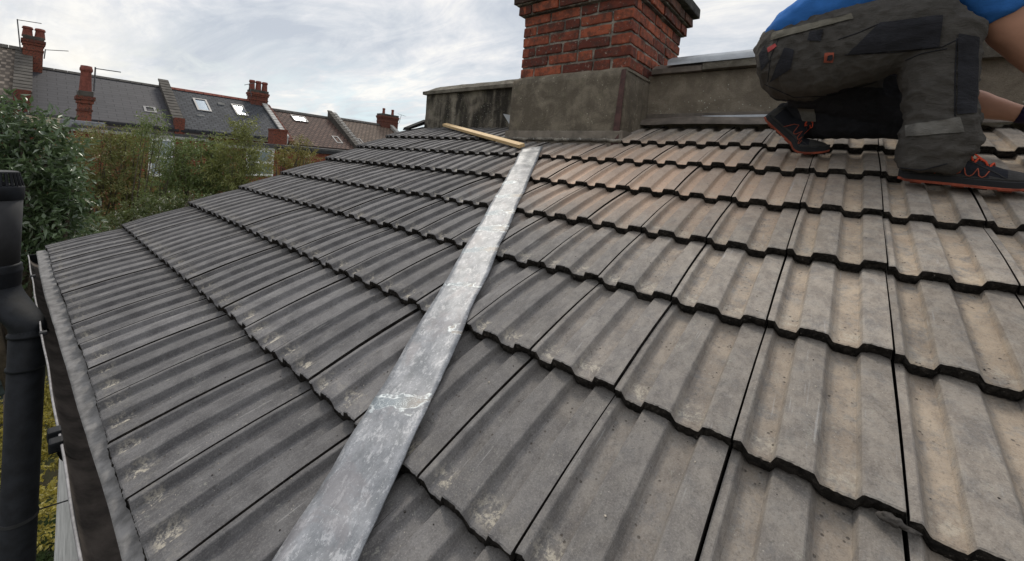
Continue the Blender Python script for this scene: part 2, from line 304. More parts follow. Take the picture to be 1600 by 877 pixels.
def tile_mesh(seed, length=TLEN):
    rs = random.Random(seed); bm = bmesh.new(); pl = bm.verts.layers.float.new('pan')
    ys = [0, .0025, .010, .03, .07, .13, .20, .27, .33, length]; wd = WT - .0036
    o1 = rs.uniform(0, 100)
    def jag(x, k, a): return a * noise.noise(Vector((x * 260 + o1, k * 7.3 + o1, 0))) + a * .8 * noise.noise(Vector((x * 90 + o1, k * 3.1, 5)))
    rows = []
    # densify the profile for the nose
    pr = []
    for (a, za), (b, zb) in zip(PROF, PROF[1:]):
        n = max(1, int((b - a) / .022))
        for i in range(n): t = i / n; pr.append((a + (b - a) * t, za + (zb - za) * t))
    pr.append(PROF[-1])
    def zat(x):
        x = min(1, max(0, x))
        for (a, za), (b, zb) in zip(PROF, PROF[1:]):
            if x <= b: return za + (zb - za) * (x - a) / (b - a)
    pr = [(x, (zat(x - .003) + 2 * zat(x) + zat(x + .003)) / 4) for x, z in pr]
    for yi, y in enumerate(ys):
        row = []
        for fx, z in pr:
            camber = .0045 * math.sin(math.pi * min(1, y / .33))
            zz = z + camber - (.0016 if yi == 0 else 0) + .0004 * noise.noise(Vector((fx * 9 + o1, y * 20, 1)))
            yy = y + (jag(fx, 0, .0018) if yi == 0 else jag(fx, 1, .0008) if yi == 1 else 0)
            v = bm.verts.new((fx * wd + .0008, yy, zz)); v[pl] = min(1, max(0, (-z - .0105) / .0045)); row.append(v)
        rows.append(row)
    for a, b in zip(rows, rows[1:]):
        for i in range(len(pr) - 1): bm.faces.new([a[i], a[i + 1], b[i + 1], b[i]])
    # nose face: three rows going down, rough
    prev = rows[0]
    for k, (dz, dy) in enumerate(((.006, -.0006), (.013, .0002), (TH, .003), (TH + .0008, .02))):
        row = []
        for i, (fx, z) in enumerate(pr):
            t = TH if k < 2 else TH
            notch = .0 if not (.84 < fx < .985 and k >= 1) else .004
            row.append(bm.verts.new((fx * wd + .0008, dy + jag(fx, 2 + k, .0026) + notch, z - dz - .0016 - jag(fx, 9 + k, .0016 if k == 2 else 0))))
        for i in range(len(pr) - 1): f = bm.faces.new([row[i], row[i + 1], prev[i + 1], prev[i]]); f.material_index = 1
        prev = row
    # sides
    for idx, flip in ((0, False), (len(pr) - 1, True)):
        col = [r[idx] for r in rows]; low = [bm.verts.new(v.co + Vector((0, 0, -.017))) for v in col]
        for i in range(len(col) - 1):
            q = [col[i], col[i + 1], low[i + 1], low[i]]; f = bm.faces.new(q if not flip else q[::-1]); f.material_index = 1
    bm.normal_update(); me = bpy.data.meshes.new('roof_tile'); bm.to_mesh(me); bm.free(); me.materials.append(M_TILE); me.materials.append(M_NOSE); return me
TM = [tile_mesh(i) for i in range(9)]
def nose_v(c, J): return VV[c] + SS[c] * (J + 5)
rt = random.Random(3)
for c in range(8):
    g = (VV[c + 1] - VV[c]) if c < 7 else .312
    o2 = (OO[c + 1] if c < 7 else OO[c]) - TH - .0035
    tilt = math.atan2(o2 - OO[c], g)
    for j in [-18] + list(range(-17, 5)):
        if c == 7 and -10.2 < j < -6: continue                      # under the chimney base
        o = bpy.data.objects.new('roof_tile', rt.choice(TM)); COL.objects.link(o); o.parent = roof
        x0 = j * WT; sx = 1.0
        if j == -18: x0 = -17.45 * WT; sx = .448
        dy, dn = rt.uniform(-.0045, .0045), rt.uniform(-.0012, .0022)
        if (c, j) in ((1, -4), (2, -5), (1, -6)): dy -= .003
        o.location = (x0, nose_v(c, j) + dy, OO[c] + dn + .0006 * (j % 2))
        o.rotation_euler = (tilt + rt.uniform(-.006, .003), rt.uniform(-.007, .007), SS[c] / WT + rt.uniform(-.007, .007))
        o.scale = (sx, 1.15 if c == 7 else 1, 1)
bm = bmesh.new(); box(bm, -3.47, 1.0, .035, 2.62, -.12, -.082); o = bmo('roof_underlay', bm, roof, M_UNDER); o.matrix_parent_inverse = Matrix()
bm = bmesh.new(); box(bm, -3.482, -3.45, .03, 2.68, -.21, -.045); o = bmo('barge_board', bm, roof, simple('dark_stained_board', (.022, .018, .016), .8)); o.matrix_parent_inverse = Matrix()
# ------------------------------------------------------------------ eaves apron, gutter, outside wall
def lipy(x): return -.060 + .0125 * (min(x, .2) + 1)
def apy(x): return max(-.064, -.022 + .023 * (min(x, -.2) + .91))
ap = empty('eaves_apron', (-1.6, 0, 0)); tag(ap, 'grey flexible apron strip lying between tile noses and gutter', 'apron')
bm = bmesh.new(); N = 150; rows = []
for i in range(N + 1):
    x = -3.46 + 4.1 * i / N; q = noise.noise(Vector((x * 3.1, 0, 0))) * .006; q2 = noise.noise(Vector((x * 14, 3, 0))) * .0035
    rows.append([bm.verts.new(p) for p in ((x, .075, .006), (x, .03, -.004 + q2 * .3), (x, -.001, -.0105 + q2), (x, apy(x) + .006 + q * .6, -.0185 + q2), (x, apy(x) + q * .6, -.0215 + q2), (x, apy(x) + .001 + q * .6, -.0255 + q2), (x, -.001, -.016 + q2), (x, .07, -.006))])
for a, b in zip(rows, rows[1:]):
    for k in range(7): bm.faces.new([a[k], a[k + 1], b[k + 1], b[k]])
bmo('apron_sheet', bm, ap, M_APRON, True)
gut = empty('rain_gutter', (-1.6, -.02, -.06)); tag(gut, 'dark half round gutter running along the roof eaves', 'gutter')
def halfround(x0, x1, yc, zt, r, th, mi=M_GUTIN, name='channel'):
    bm = bmesh.new(); prev = None; K = 14; nx = 40
    for i in range(nx + 1):
        x = x0 + (x1 - x0) * i / nx; ring = []
        for k in range(K + 1):
            a = math.pi + math.pi * k / K; ring.append(bm.verts.new((x, lipy(x) + .0585 + r * math.cos(a), zt + r * math.sin(a))))
        for k in range(K + 1):
            a = 2 * math.pi - math.pi * k / K; ring.append(bm.verts.new((x, lipy(x) + .0585 + (r + th) * math.cos(a), zt + (r + th) * math.sin(a))))
        if prev:
            n = len(ring)
            for k in range(n):
                f = bm.faces.new([prev[k], ring[k], ring[(k + 1) % n], prev[(k + 1) % n]]); f.smooth = True; f.material_index = 0 if k < K else 1
        prev = ring
    return bmo(name, bm, gut, [mi, M_BLACKPL])
halfround(-3.52, .9, -.016, -.052, .056, .0035)
bm = bmesh.new(); tube(bm, [(-3.52 + 4.4 * i / 60, lipy(-3.52 + 4.4 * i / 60) + .0012 * math.sin(i * .9), -.051 + .001 * math.sin(i * 1.7)) for i in range(61)], .0024, 8); bmo('outer_lip', bm, gut, M_GUTLIP, True)
bm = bmesh.new(); lathe(bm, (-3.522, lipy(-3.52) + .0585, -.052), [(.058, -.003), (.058, .003)], 24, Vector((1, 0, 0)))
for v in bm.verts: v.co.z = min(v.co.z, -.05)
bmo('stop_end', bm, gut, M_BLACKPL)
halfround(-1.455, -1.375, -.016, -.054, .0535, .012, M_GUTIN, 'union_bracket')
for cx in (-1.44, -1.39):
    bm = bmesh.new(); box(bm, cx - .014, cx + .014, lipy(cx) - .018, lipy(cx) + .004, -.066, -.042, .004); bmo('clip', bm, gut, M_BLACKPL)
for cx in (-2.15, -3.0):
    bm = bmesh.new(); box(bm, cx - .010, cx + .010, lipy(cx) - .006, lipy(cx) + .012, -.056, -.043, .003); bmo('clip', bm, gut, M_GREYPL)
ow = empty('outside_wall', (-1.3, .3, -5)); tag(ow, 'white painted side wall of the house below the gutter', 'wall')
mbox('wall_face', (-3.40, .9, .055, .30, -5, -.115), ow, M_WHITEWALL); mbox('fascia_board', (-3.42, .9, .034, .0545, -.20, -.045), ow, M_WHITEPL)
mbox('end_wall', (-3.40, -3.15, .302, 3.2, -5, -.02), ow, M_WHITEWALL)
# ------------------------------------------------------------------ soil vent pipe
vp = empty('soil_vent_pipe', (-2.3, -.1, -5)); tag(vp, 'black plastic soil vent pipe with slotted cage top, left of gutter', 'pipe')
def pv(px, py, Z): return at_depth(px, py, Z)
up = Vector((0, 0, 1)); top = pv(-9, 300, 1.45); tx, ty = top.x, top.y
RB = .069
def ztop(py, Z=1.45): return pv(10, py, Z).z
bm = bmesh.new(); lathe(bm, (tx, ty, 0), [(RB * .98, ztop(418)), (RB * .98, ztop(312))], 40); bmo('upper_barrel', bm, vp, M_GREYPL, True)
bm = bmesh.new(); lathe(bm, (tx, ty, 0), [(RB * .99, ztop(313)), (RB * 1.03, ztop(311)), (RB * 1.03, ztop(293)), (RB * .97, ztop(290))], 40); bmo('collar', bm, vp, M_BLACKPL, True)
bm = bmesh.new(); lathe(bm, (tx, ty, 0), [(RB * .80, ztop(270.5)), (RB * .78, ztop(268.2))], 40); bmo('cap_lid', bm, vp, M_GREYPL)
for k in range(28):
    a = 2 * math.pi * k / 28; bm = bmesh.new(); c, s = math.cos(a), math.sin(a)
    tube(bm, [(tx + RB * .95 * c, ty + RB * .95 * s, ztop(291)), (tx + RB * .78 * c, ty + RB * .78 * s, ztop(270))], .0042, 5); bmo('cage_bar', bm, vp, M_BLACKPL)
bm = bmesh.new(); lathe(bm, (tx, ty, 0), [(RB * .55, ztop(292)), (RB * .4, ztop(285))], 20); bmo('inner_disc', bm, vp, M_GREYPL)
lowt = pv(45, 490, 1.45); lx, ly = lowt.x, lowt.y; RL = .046
zA = ztop(418); zB = ztop(452); zC = lowt.z + .03
bm = bmesh.new(); lathe(bm, (tx, ty, 0), [(RB * 1.04, zB), (RB * 1.07, zB + .006), (RB * 1.07, zA - .03), (RB * 1.10, zA - .026), (RB * 1.10, zA - .018), (RB * 1.06, zA - .014), (RB * 1.07, zA), (RB * 1.0, zA + .006)], 40); bmo('socket', bm, vp, M_BLACKPL, True)
d2 = Vector((lx - tx, ly - ty)); bp, br_ = [], []
for i in range(17):
    t = i / 16; e = t * t * (3 - 2 * t); bp.append((tx + d2.x * e, ty + d2.y * e, zB + .012 - t * .150)); br_.append(RB * 1.03 + (RL * 1.0 - RB * 1.03) * e)
bm = bmesh.new(); rings = [[bm.verts.new((c_[0] + r_ * math.cos(2 * math.pi * k / 32), c_[1] + r_ * math.sin(2 * math.pi * k / 32), c_[2])) for k in range(32)] for c_, r_ in zip(bp, br_)]
for a, b in zip(rings, rings[1:]):
    for k in range(32): bm.faces.new([b[k], b[(k + 1) % 32], a[(k + 1) % 32], a[k]])
bmo('offset_bend', bm, vp, M_BLACKPL, True)
zz = zB - .134
bm = bmesh.new(); tube(bm, [(lx, ly, zz), (lx, ly, -5)], RL, 28); bmo('lower_pipe', bm, vp, M_BLACKPL, True)
def zlow(py): return pv(50, py, 1.45).z
for py in (522, 574):
    bm = bmesh.new(); lathe(bm, (lx, ly, zlow(py)), [(RL * 1.0, -.006), (RL * 1.09, -.005), (RL * 1.09, .003), (RL * 1.0, .005)], 28); bmo('coupling_ring', bm, vp, M_BLACKPL, True)
zs = zlow(818)
bm = bmesh.new(); lathe(bm, (lx, ly, zs), [(RL * 1.01, -.006), (RL * 1.05, -.006), (RL * 1.05, .006), (RL * 1.01, .006)], 28)
tube(bm, [(lx, ly - RL * 0 + RL, zs), (lx + .03, .055, zs + .005)], .006, 8, flat=.4); bmo('strap', bm, vp, M_GREYPL)
# ------------------------------------------------------------------ parapet walls and coping
def wall(name, label, x0, x1, y0, y1, z0, z1, mat):
    e = empty(name, ((x0 + x1) / 2, y0, z0)); tag(e, label, 'wall'); bm = bmesh.new(); nx = max(2, int((x1 - x0) / .05))
    for i in range(nx + 1):
        for k in range(15):
            z = z0 + (z1 - z0) * k / 14; x = x0 + (x1 - x0) * i / nx
            bm.verts.new((x, y0 + .007 * noise.noise(Vector((x * 4, z * 4, 2))) + .003 * noise.noise(Vector((x * 20, z * 20, 2))), z))
    bm.verts.ensure_lookup_table()
    for i in range(nx):
        for k in range(14): a = i * 15 + k; bm.faces.new([bm.verts[a], bm.verts[a + 15], bm.verts[a + 16], bm.verts[a + 1]])
    box(bm, x0 + .001, x1 - .001, y0 + .012, y1, z0, z1)
    bmo('wall_body', bm, e, mat); return e
def coping(e, x0, x1, y0, y1, z0, rise=.10, edge=.035, mat=M_COPE, seed=1):
    bm = bmesh.new(); ym = (y0 + y1) / 2; nx = max(2, int((x1 - x0) / .06)); rows = []
    for i in range(nx + 1):
        x = x0 + (x1 - x0) * i / nx; n = lambda k: .006 * noise.noise(Vector((x * 7 + seed, k * 3.3, seed)))
        hip = min(1, (x - x0) / .14) if seed == 1 else 1
        rows.append([bm.verts.new(p) for p in ((x, y0 + .03, z0), (x, y0 + n(0), z0 + n(1) * .4), (x, y0 + n(2) - .002, z0 + edge + n(3)), (x, y0 + .06, z0 + edge + (rise - edge) * .55 * hip + n(4)), (x, ym, z0 + edge + (rise - edge) * hip + n(5)), (x, y1, z0 + edge + n(6)), (x, y1, z0))])
    for a, b in zip(rows, rows[1:]):
        for k in range(7): bm.faces.new([a[k], b[k], b[(k + 1) % 7], a[(k + 1) % 7]])
    bm.faces.new(rows[0]); bm.faces.new(rows[-1][::-1]); bmesh.ops.recalc_face_normals(bm, faces=bm.faces)
    return bmo('coping_stone', bm, e, mat)
wl = wall('parapet_wall', 'black stained rendered parapet left of the chimney', -3.41, -1.90, 2.45, 2.78, .80, 1.30, M_WALL_DARK)
for a, b, sd_ in ((-3.43, -2.62, 1), (-2.615, -1.93, 5)): coping(wl, a, b, 2.415, 2.82, 1.302, .115, .03, seed=sd_)
wr = wall('parapet_wall', 'brown rendered parapet right of chimney behind the worker', -1.20, 1.6, 2.45, 2.78, .80, 1.30, M_WALL_BROWN)
coping(wr, -1.10, -.80, 2.41, 2.82, 1.302, .10, .03, M_LEADBROWN, 3)
coping(wr, -.795, .05, 2.405, 2.82, 1.304, .12, .04, M_COPE, 4); coping(wr, .055, 1.6, 2.40, 2.82, 1.25, .16, .065, M_COPE, 6)
bm = bmesh.new(); rows = []
for i in range(41):
    x = -1.0 + 1.05 * i / 40; q = .003 * noise.noise(Vector((x * 12, 0, 3)))
    rows.append([bm.verts.new((x, 2.397 + q, 1.346 + q)), bm.verts.new((x, 2.400, 1.376 + q)), bm.verts.new((x, 2.47, 1.412 + q)), bm.verts.new((x, 2.62, 1.445 + q))])
for a, b in zip(rows, rows[1:]):
    for k in range(3): bm.faces.new([a[k], b[k], b[k + 1], a[k + 1]])
bmo('coping_lead', bm, wr, M_LEADNEW, True)
bm = bmesh.new(); box(bm, -1.14, 1.6, 2.436, 2.4485, 1.02, 1.052, .002); bmo('flashing_ledge', bm, wr, M_LEADBROWN)
# lead flashing curled over the heads of the top tile course
fl = empty('lead_flashing', (-.9, 2.4, 1.0)); tag(fl, 'loose brown lead flashing curled over the top tiles under the right parapet', 'flashing')
bm = bmesh.new(); rows = []; N = 110
for i in range(N + 1):
    x = -1.12 + 2.3 * i / N; lift = .020 + .022 * max(0, 1 - abs((x + .80) / .28)) + .006 * noise.noise(Vector((x * 9, 1, 1))); e = .008 * noise.noise(Vector((x * 7, 4, 1)))
    v0 = 2.535 + e; row = []
    for k, (dv, dn) in enumerate(((0, .002 + lift * .3), (.010, .006 + lift * .7), (.030, .010 + lift), (.055, .010 + lift * .9), (.085, .014 + lift * .5), (.100, .025))):
        row.append(bm.verts.new(rw(x, v0 + dv, dn)))
    rows.append(row)
for a, b in zip(rows, rows[1:]):
    for k in range(5): bm.faces.new([a[k], b[k], b[k + 1], a[k + 1]])
bmo('flashing_sheet', bm, fl, M_LEADBROWN, True)
bm = bmesh.new(); rows = []
for i in range(61):
    x = -.86 + 1.6 * i / 60; q = .004 * noise.noise(Vector((x * 5, 0, 3))); t = min(1, (x + .86) / .1)
    rows.append([bm.verts.new((x, 2.425 + q, 1.010 + .002 * t)), bm.verts.new((x, 2.418 + q, 1.024 + .008 * t)), bm.verts.new((x, 2.428 + q, 1.026 + .008 * t))])
for a, b in zip(rows, rows[1:]):
    for k in range(2): bm.faces.new([a[k], b[k], b[k + 1], a[k + 1]])
bmo('bright_edge', bm, fl, M_LEADNEW, True)
# left end: short dark capping and the white offcut tucked beside the chimney base
rc = empty('verge_capping', (-3.47, 2.4, 1.0)); tag(rc, 'short black capping piece at the top corner of the verge', 'capping')
bm = bmesh.new(); prism(bm, [rw(-3.50, 2.44, .0), rw(-3.50, 2.70, .0), rw(-3.50, 2.72, .035), rw(-3.50, 2.46, .022)], (.09, 0, 0)); bmo('capping_piece', bm, rc, M_UNDER)
t_ = empty('metal_offcut', (-2.0, 2.2, .95)); tag(t_, 'small bright triangular metal offcut sticking out beside the chimney base', 'offcut')
bm = bmesh.new(); prism(bm, [at(786, 178, 1, 2.2), at(797, 180, 1, 2.2), at(797, 196, 1, 2.2)], (0, .002, 0)); bmo('offcut_sheet', bm, t_, M_LEADNEW)
# ------------------------------------------------------------------ chimney stack, brick by brick
cs = empty('chimney_stack', (-1.54, 2.6, .85)); tag(cs, 'weathered red brick chimney stack on a rendered base between the parapets', 'chimney')
bm = bmesh.new()
def frust(bm, z0, z1, a, b):
    v = [bm.verts.new(p) for p in ((a[0], a[2], z0), (a[1], a[2], z0), (a[1], a[3], z0), (a[0], a[3], z0), (b[0], b[2], z1), (b[1], b[2], z1), (b[1], b[3], z1), (b[0], b[3], z1))]
    for q in ((0, 3, 2, 1), (4, 5, 6, 7), (0, 1, 5, 4), (1, 2, 6, 5), (2, 3, 7, 6), (3, 0, 4, 7)): bm.faces.new([v[i] for i in q])
frust(bm, .70, 1.262, (-1.972, -1.118, 2.062, 3.15), (-1.990, -1.122, 2.098, 3.12))
bmesh.ops.subdivide_edges(bm, edges=bm.edges, cuts=14, use_grid_fill=True)
for v in bm.verts:
    k = Vector(v.co) * 5; v.co += Vector((noise.noise(k), noise.noise(k + Vector((9, 0, 0))), noise.noise(k + Vector((0, 9, 0))) * .6)) * .006
bmo('rendered_base', bm, cs, M_BASE, True)
bm = bmesh.new(); frust(bm, 1.258, 1.285, (-1.985, -1.118, 2.10, 3.12), (-1.955, -1.135, 2.125, 3.10)); bmesh.ops.subdivide_edges(bm, edges=bm.edges, cuts=8, use_grid_fill=True)
for v in bm.verts: v.co += Vector((0, noise.noise(v.co * 14) * .006, noise.noise(v.co * 11) * .006))
bmo('mortar_shoulder', bm, cs, M_BASE, True)
bm = bmesh.new(); box(bm, -1.985, -1.108, 2.048, 2.062, .70, .897, .004); bmo('skirt_front', bm, cs, simple('skirt_render', (.16, .137, .112), .9, .3, 12, .6, .005))
bm = bmesh.new(); box(bm, -1.117, -1.100, 2.05, 2.46, .70, .900, .004); bmo('skirt_side', bm, cs, bpy.data.materials['skirt_render'])
bm = bmesh.new()
prism(bm, [(-1.165, 2.052, .80), (-1.118, 2.047, .80), (-1.125, 2.088, 1.262), (-1.152, 2.090, 1.262)], (0, -.006, 0)); bmo('corner_strip', bm, cs, M_REDLEAD)
BX0, BX1, BY0, BY1 = -1.950, -1.130, 2.13, 2.99; CH = .0735; Z0 = 1.278
mbox('mortar_core', (BX0 + .0075, BX1 - .0075, BY0 + .0075, BY1 - .0075, 1.20, 2.05), cs, M_MORTAR)
BV = []
for s_ in range(6):
    for (lx_, ly_) in ((.215, .06), (.1035, .06)):
        bm = bmesh.new(); box(bm, -lx_ / 2, lx_ / 2, -ly_ / 2, ly_ / 2, -.0298, .0298, .006)
        bmesh.ops.subdivide_edges(bm, edges=[e for e in bm.edges if abs(e.verts[0].co.x - e.verts[1].co.x) > .05], cuts=5)
        for v in bm.verts:
            k = v.co * 22 + Vector((s_ * 13, lx_ * 77, 0)); v.co += Vector((noise.noise(k), noise.noise(k + Vector((5, 0, 0))), noise.noise(k + Vector((0, 5, 0))))) * .0045
        me = bpy.data.meshes.new('brick'); bm.to_mesh(me); bm.free(); me.materials.append(M_BRICK); BV.append(me)
BVD = []
for me in BV: m2_ = me.copy(); m2_.materials.clear(); m2_.materials.append(M_BRICKDARK); BVD.append(m2_)
rb = random.Random(5)
def brick(x, y, z, L_, rotz, out=0, dark=False):
    long_ = L_ > .16; src = (BVD if dark else BV)[rb.randrange(6) * 2 + (0 if long_ else 1)]
    o = bpy.data.objects.new('brick', src); COL.objects.link(o); o.parent = cs; o.matrix_parent_inverse = Matrix.Translation(-cs.location)
    nom = .215 if long_ else .1035; o.scale = (L_ / nom, 1, 1); o.location = (x, y, z); o.rotation_euler = (rb.uniform(-.01, .01), rb.uniform(-.012, .012), rotz + rb.uniform(-.012, .012))
def course(k, out=0, dark=False, z=None):
    zc_ = Z0 + CH * (k + .5) if z is None else z
    for side in range(4):
        if side in (0, 2): a, b = BX0 - out, BX1 + out
        else: a, b = BY0 - out, BY1 + out
        t = a + (0 if (k + side) % 2 == 0 else 0); seq = []
        i = 0; pos = a
        first = .105 if (k + side) % 2 == 0 else .215
        pat = [first] + ([.215, .105] * 9 if k % 3 else [.215, .215, .105] * 6)
        for L0 in pat:
            L1 = L0 + rb.uniform(-.006, .006)
            if pos + L1 > b - .05: L1 = b - pos
            seq.append((pos, L1)); pos += L1 + .014
            if pos > b - .03: break
        for p, L1 in seq:
            cpos = p + L1 / 2; j = rb.uniform(-.003, .003); L2 = min(L1, .26)
            if side == 0: brick(cpos, BY0 - out + .030 + j, zc_, L2, 0, dark=dark)
            elif side == 2: brick(cpos, BY1 + out - .030 + j, zc_, L2, 0, dark=dark)
            elif side == 1: brick(BX1 + out - .030 + j, cpos, zc_, L2, math.pi / 2, dark=dark)
            else: brick(BX0 - out + .030 + j, cpos, zc_, L2, math.pi / 2, dark=dark)
for k in range(6): course(k)
mbox('corbel_bed', (BX0 - .02, BX1 + .02, BY0 - .02, BY1 + .02, Z0 + 6 * CH, Z0 + 7 * CH), cs, M_MORTAR); course(6, .034, rb.random() < 0)
mbox('corbel_bed', (BX0 - .048, BX1 + .048, BY0 - .048, BY1 + .048, Z0 + 7 * CH + .001, Z0 + 8 * CH), cs, M_MORTAR); course(7, .062, True)
mbox('cap_slab', (BX0 - .10, BX1 + .10, BY0 - .10, BY1 + .10, Z0 + 8 * CH + .002, Z0 + 8 * CH + .075), cs, render_mat('cap_concrete', (.035, .033, .032), (.10, .095, .085), .4, .1), bev=.01)
# mortar smears pointing the lowest joints beside the base
bm = bmesh.new(); fp = []
for i in range(120): x = -2.0 + .90 * i / 119; fp.append((x, 2.043 + .005 * noise.noise(Vector((x * 30, 0, 0))), 2.043 * SA / CA + .002 + .006 * noise.noise(Vector((x * 18, 5, 0)))))
tube(bm, fp, [.011 + .007 * noise.noise(Vector((i * .9, 1, 1))) for i in range(120)], 8)
for v in bm.verts: v.co += Vector((0, 1, 1)) * .004 * noise.noise(v.co * 90)
bmo('mortar_fillet', bm, cs, M_MORTAR, True)
# ------------------------------------------------------------------ lead strip, batten, bits
ls = empty('lead_strip'); tag(ls, 'long pale grey metal strip lying diagonally down the tiled roof', 'metal strip')
c0 = Vector((-.625, .15)); c1 = Vector((-1.586, 2.005)); dirv = (c1 - c0).normalized(); per = Vector((dirv.y, -dirv.x))
ang = math.atan2(dirv.y, dirv.x) - math.pi / 2
ls.matrix_world = roofM.to_4x4() @ Matrix.Translation((c0.x, c0.y, 0)) @ Matrix.Rotation(ang, 4, 'Z')
LEN = (c1 - c0).length
def noff(v):
    for a in range(7):
        if v < VV[a + 1]:
            t = (v - VV[a]) / (VV[a + 1] - VV[a]); return OO[a] + (OO[a + 1] - OO[a]) * t
    return OO[7]
bm = bmesh.new(); NY, NX = 220, 10; top_, bot_ = [], []
for i in range(NY + 1):
    t = -.42 + (LEN + .42) * i / NY; v = c0.y + dirv.y * t; sg_ = 0
    for a_ in range(7):
        if VV[a_] < v < VV[a_ + 1]: sg_ = math.sin(math.pi * (v - VV[a_]) / (VV[a_ + 1] - VV[a_]))
    z = noff(max(0, v)) - .005 * sg_ + .0045 + .003 * (1 + math.sin(t * 9)) * .5
    rv = max(0, (t - 1.2)) ; z += .0035 * rv * math.sin(t * 34) * .8
    r1, r2 = [], []
    for k in range(NX + 1):
        x = (-.5 + k / NX) * .127; x += .0035 * noise.noise(Vector((t * 6, 3 if k < 5 else 8, 0))) * abs(k - 5) / 5
        zz_ = z + .0016 * noise.noise(Vector((t * 32, x * 40, 9))) + .0035 * noise.noise(Vector((t * 7, x * 9, 2))) + .0022 * noise.noise(Vector((t * 14, x * 18, 0))) + .003 * rv * noise.noise(Vector((t * 30, x * 12, 5))) - .0018 * (abs(k - 5) / 5) ** 3
        r1.append(bm.verts.new((x, t, zz_ + .0032))); r2.append(bm.verts.new((x, t, zz_)))
    top_.append(r1); bot_.append(r2)
for a, b, c, d in zip(top_, top_[1:], bot_, bot_[1:]):
    for k in range(NX): bm.faces.new([a[k], a[k + 1], b[k + 1], b[k]]); bm.faces.new([c[k], d[k], d[k + 1], c[k + 1]])
    bm.faces.new([a[0], b[0], d[0], c[0]]); bm.faces.new([a[-1], c[-1], d[-1], b[-1]])
bm.faces.new(top_[-1] + bot_[-1][::-1]); bm.faces.new(top_[0][::-1] + bot_[0])
me = bpy.data.meshes.new('strip_sheet'); bm.normal_update(); bm.to_mesh(me); bm.free(); me.polygons.foreach_set('use_smooth', [True] * len(me.polygons)); o = link('strip_sheet', me, ls, M_LEADSTRIP)
bt = empty('timber_batten'); tag(bt, 'sawn pale timber batten resting on tiles beside the chimney base', 'timber batten')
pa = rw(-2.99, 2.55, .012); pb = rw(-1.655, 1.992, .012); dx = (pb - pa); Lb = dx.length; nrm = rw(0, 0, 1); xa = dx.normalized(); ya = nrm.cross(xa).normalized(); za = xa.cross(ya)
bt.matrix_world = Matrix.Translation(pa) @ Matrix((xa, ya, za)).transposed().to_4x4()
bm = bmesh.new(); box(bm, 0, Lb, -.021, .021, 0, .022, .0015); me = bpy.data.meshes.new('batten'); bm.to_mesh(me); bm.free(); link('batten_length', me, bt, M_WOOD)
def lump(name, label, cat, loc, r, mat, sq=(1, 1, .6), seed=0):
    bm = bmesh.new(); bmesh.ops.create_icosphere(bm, subdivisions=3, radius=r)
    for v in bm.verts:
        d = 1 + .55 * noise.noise(v.co * (1.6 / r) + Vector((seed, 0, 0))) + .2 * noise.noise(v.co * (4 / r) + Vector((seed, 0, 0))); v.co = Vector((v.co.x * sq[0], v.co.y * sq[1], v.co.z * sq[2])) * d
    me = bpy.data.meshes.new(name); bm.to_mesh(me); bm.free(); me.polygons.foreach_set('use_smooth', [True] * len(me.polygons)); o = link(name, me, None, mat); o.location = loc; tag(o, label, cat); return o
M_CHIP = simple('stone_chip', (.045, .040, .036), .9, .4, 90, .6)
pc = on_plane(1392, 812, rw(0, 0, -.010), nrm); lump('stone_chip', 'broken grey tile chip wedged under tile nose, lower right of roof', 'chip', pc, .008, M_CHIP, (1.5, .8, .8), 2)
pc = on_plane(1413, 824, rw(0, 0, -.014), nrm); lump('stone_chip', 'thin loose tile flake just below the wedged chip at lower right', 'chip', pc, .007, M_CHIP, (1.9, .6, .4), 5)
pc = on_plane(1552, 191, rw(0, 0, -.0), nrm); lump('mortar_lump', 'pale mortar lump on the top tiles beside the gloved hand', 'mortar', pc, .030, simple('pale_mortar', (.42, .40, .36), .9, .2, 60, .6), (1.5, .8, .6), 4)
# ------------------------------------------------------------------ the kneeling worker
M_SKIN = simple('skin', (.42, .22, .15), .55, .12, 14, .15, .001)
def cloth(name, c, var=.18, spec=.15, wr=.8):
    s = NM(name, .9, spec); P = s.pos('world'); n = s.noise(P, 18, 6, .6, .5); wv = s.noise(P, 700, 2, .5); d = s.math('ADD', s.noise(s.mapv(P, (1, 1, 2.6), (0, .6, 0)), 34, 6, .65, 1.2), s.math('ABSOLUTE', s.math('SUBTRACT', s.noise(s.mapv(P, (1, 1, 2.0), (0, -.5, 0)), 13, 4, .6, 1.0), .5)))
    s.col(s.mix(s.step(n, .3, .7), tuple(x * (1 - var) for x in c), tuple(x * (1 + var) for x in c))); s.bump(s.math('ADD', s.math('MULTIPLY', wv, .25), d), wr, .006); return s.m
M_KHAKI = cloth('grey_khaki_cloth', (.058, .053, .048), .15); M_BLACKC = cloth('black_cloth_and_shade', (.021, .021, .025)); M_LIGHTK = cloth('light_khaki_cloth', (.115, .105, .085)); M_BLUE = cloth('blue_cotton', (.028, .115, .34), .1, .1, .3)
M_REFL = cloth('grey_reflective_cloth', (.115, .108, .098), .3, .2); M_ORANGE = simple('orange_rubber', (.21, .046, .024), .75, .5, 30, .1); M_REDLACE = cloth('orange_red_lace', (.50, .07, .035))
M_SHOE = cloth('black_shoe_fabric', (.016, .017, .022)); M_SHOEG = cloth('charcoal_suede', (.045, .043, .042)); M_SOLE = simple('black_rubber_sole', (.012, .012, .014), .7, .2, 20, .2); M_GLOVE = cloth('dark_purple_glove', (.022, .014, .038)); M_HAIR = cloth('dark_hair', (.02, .015, .01))
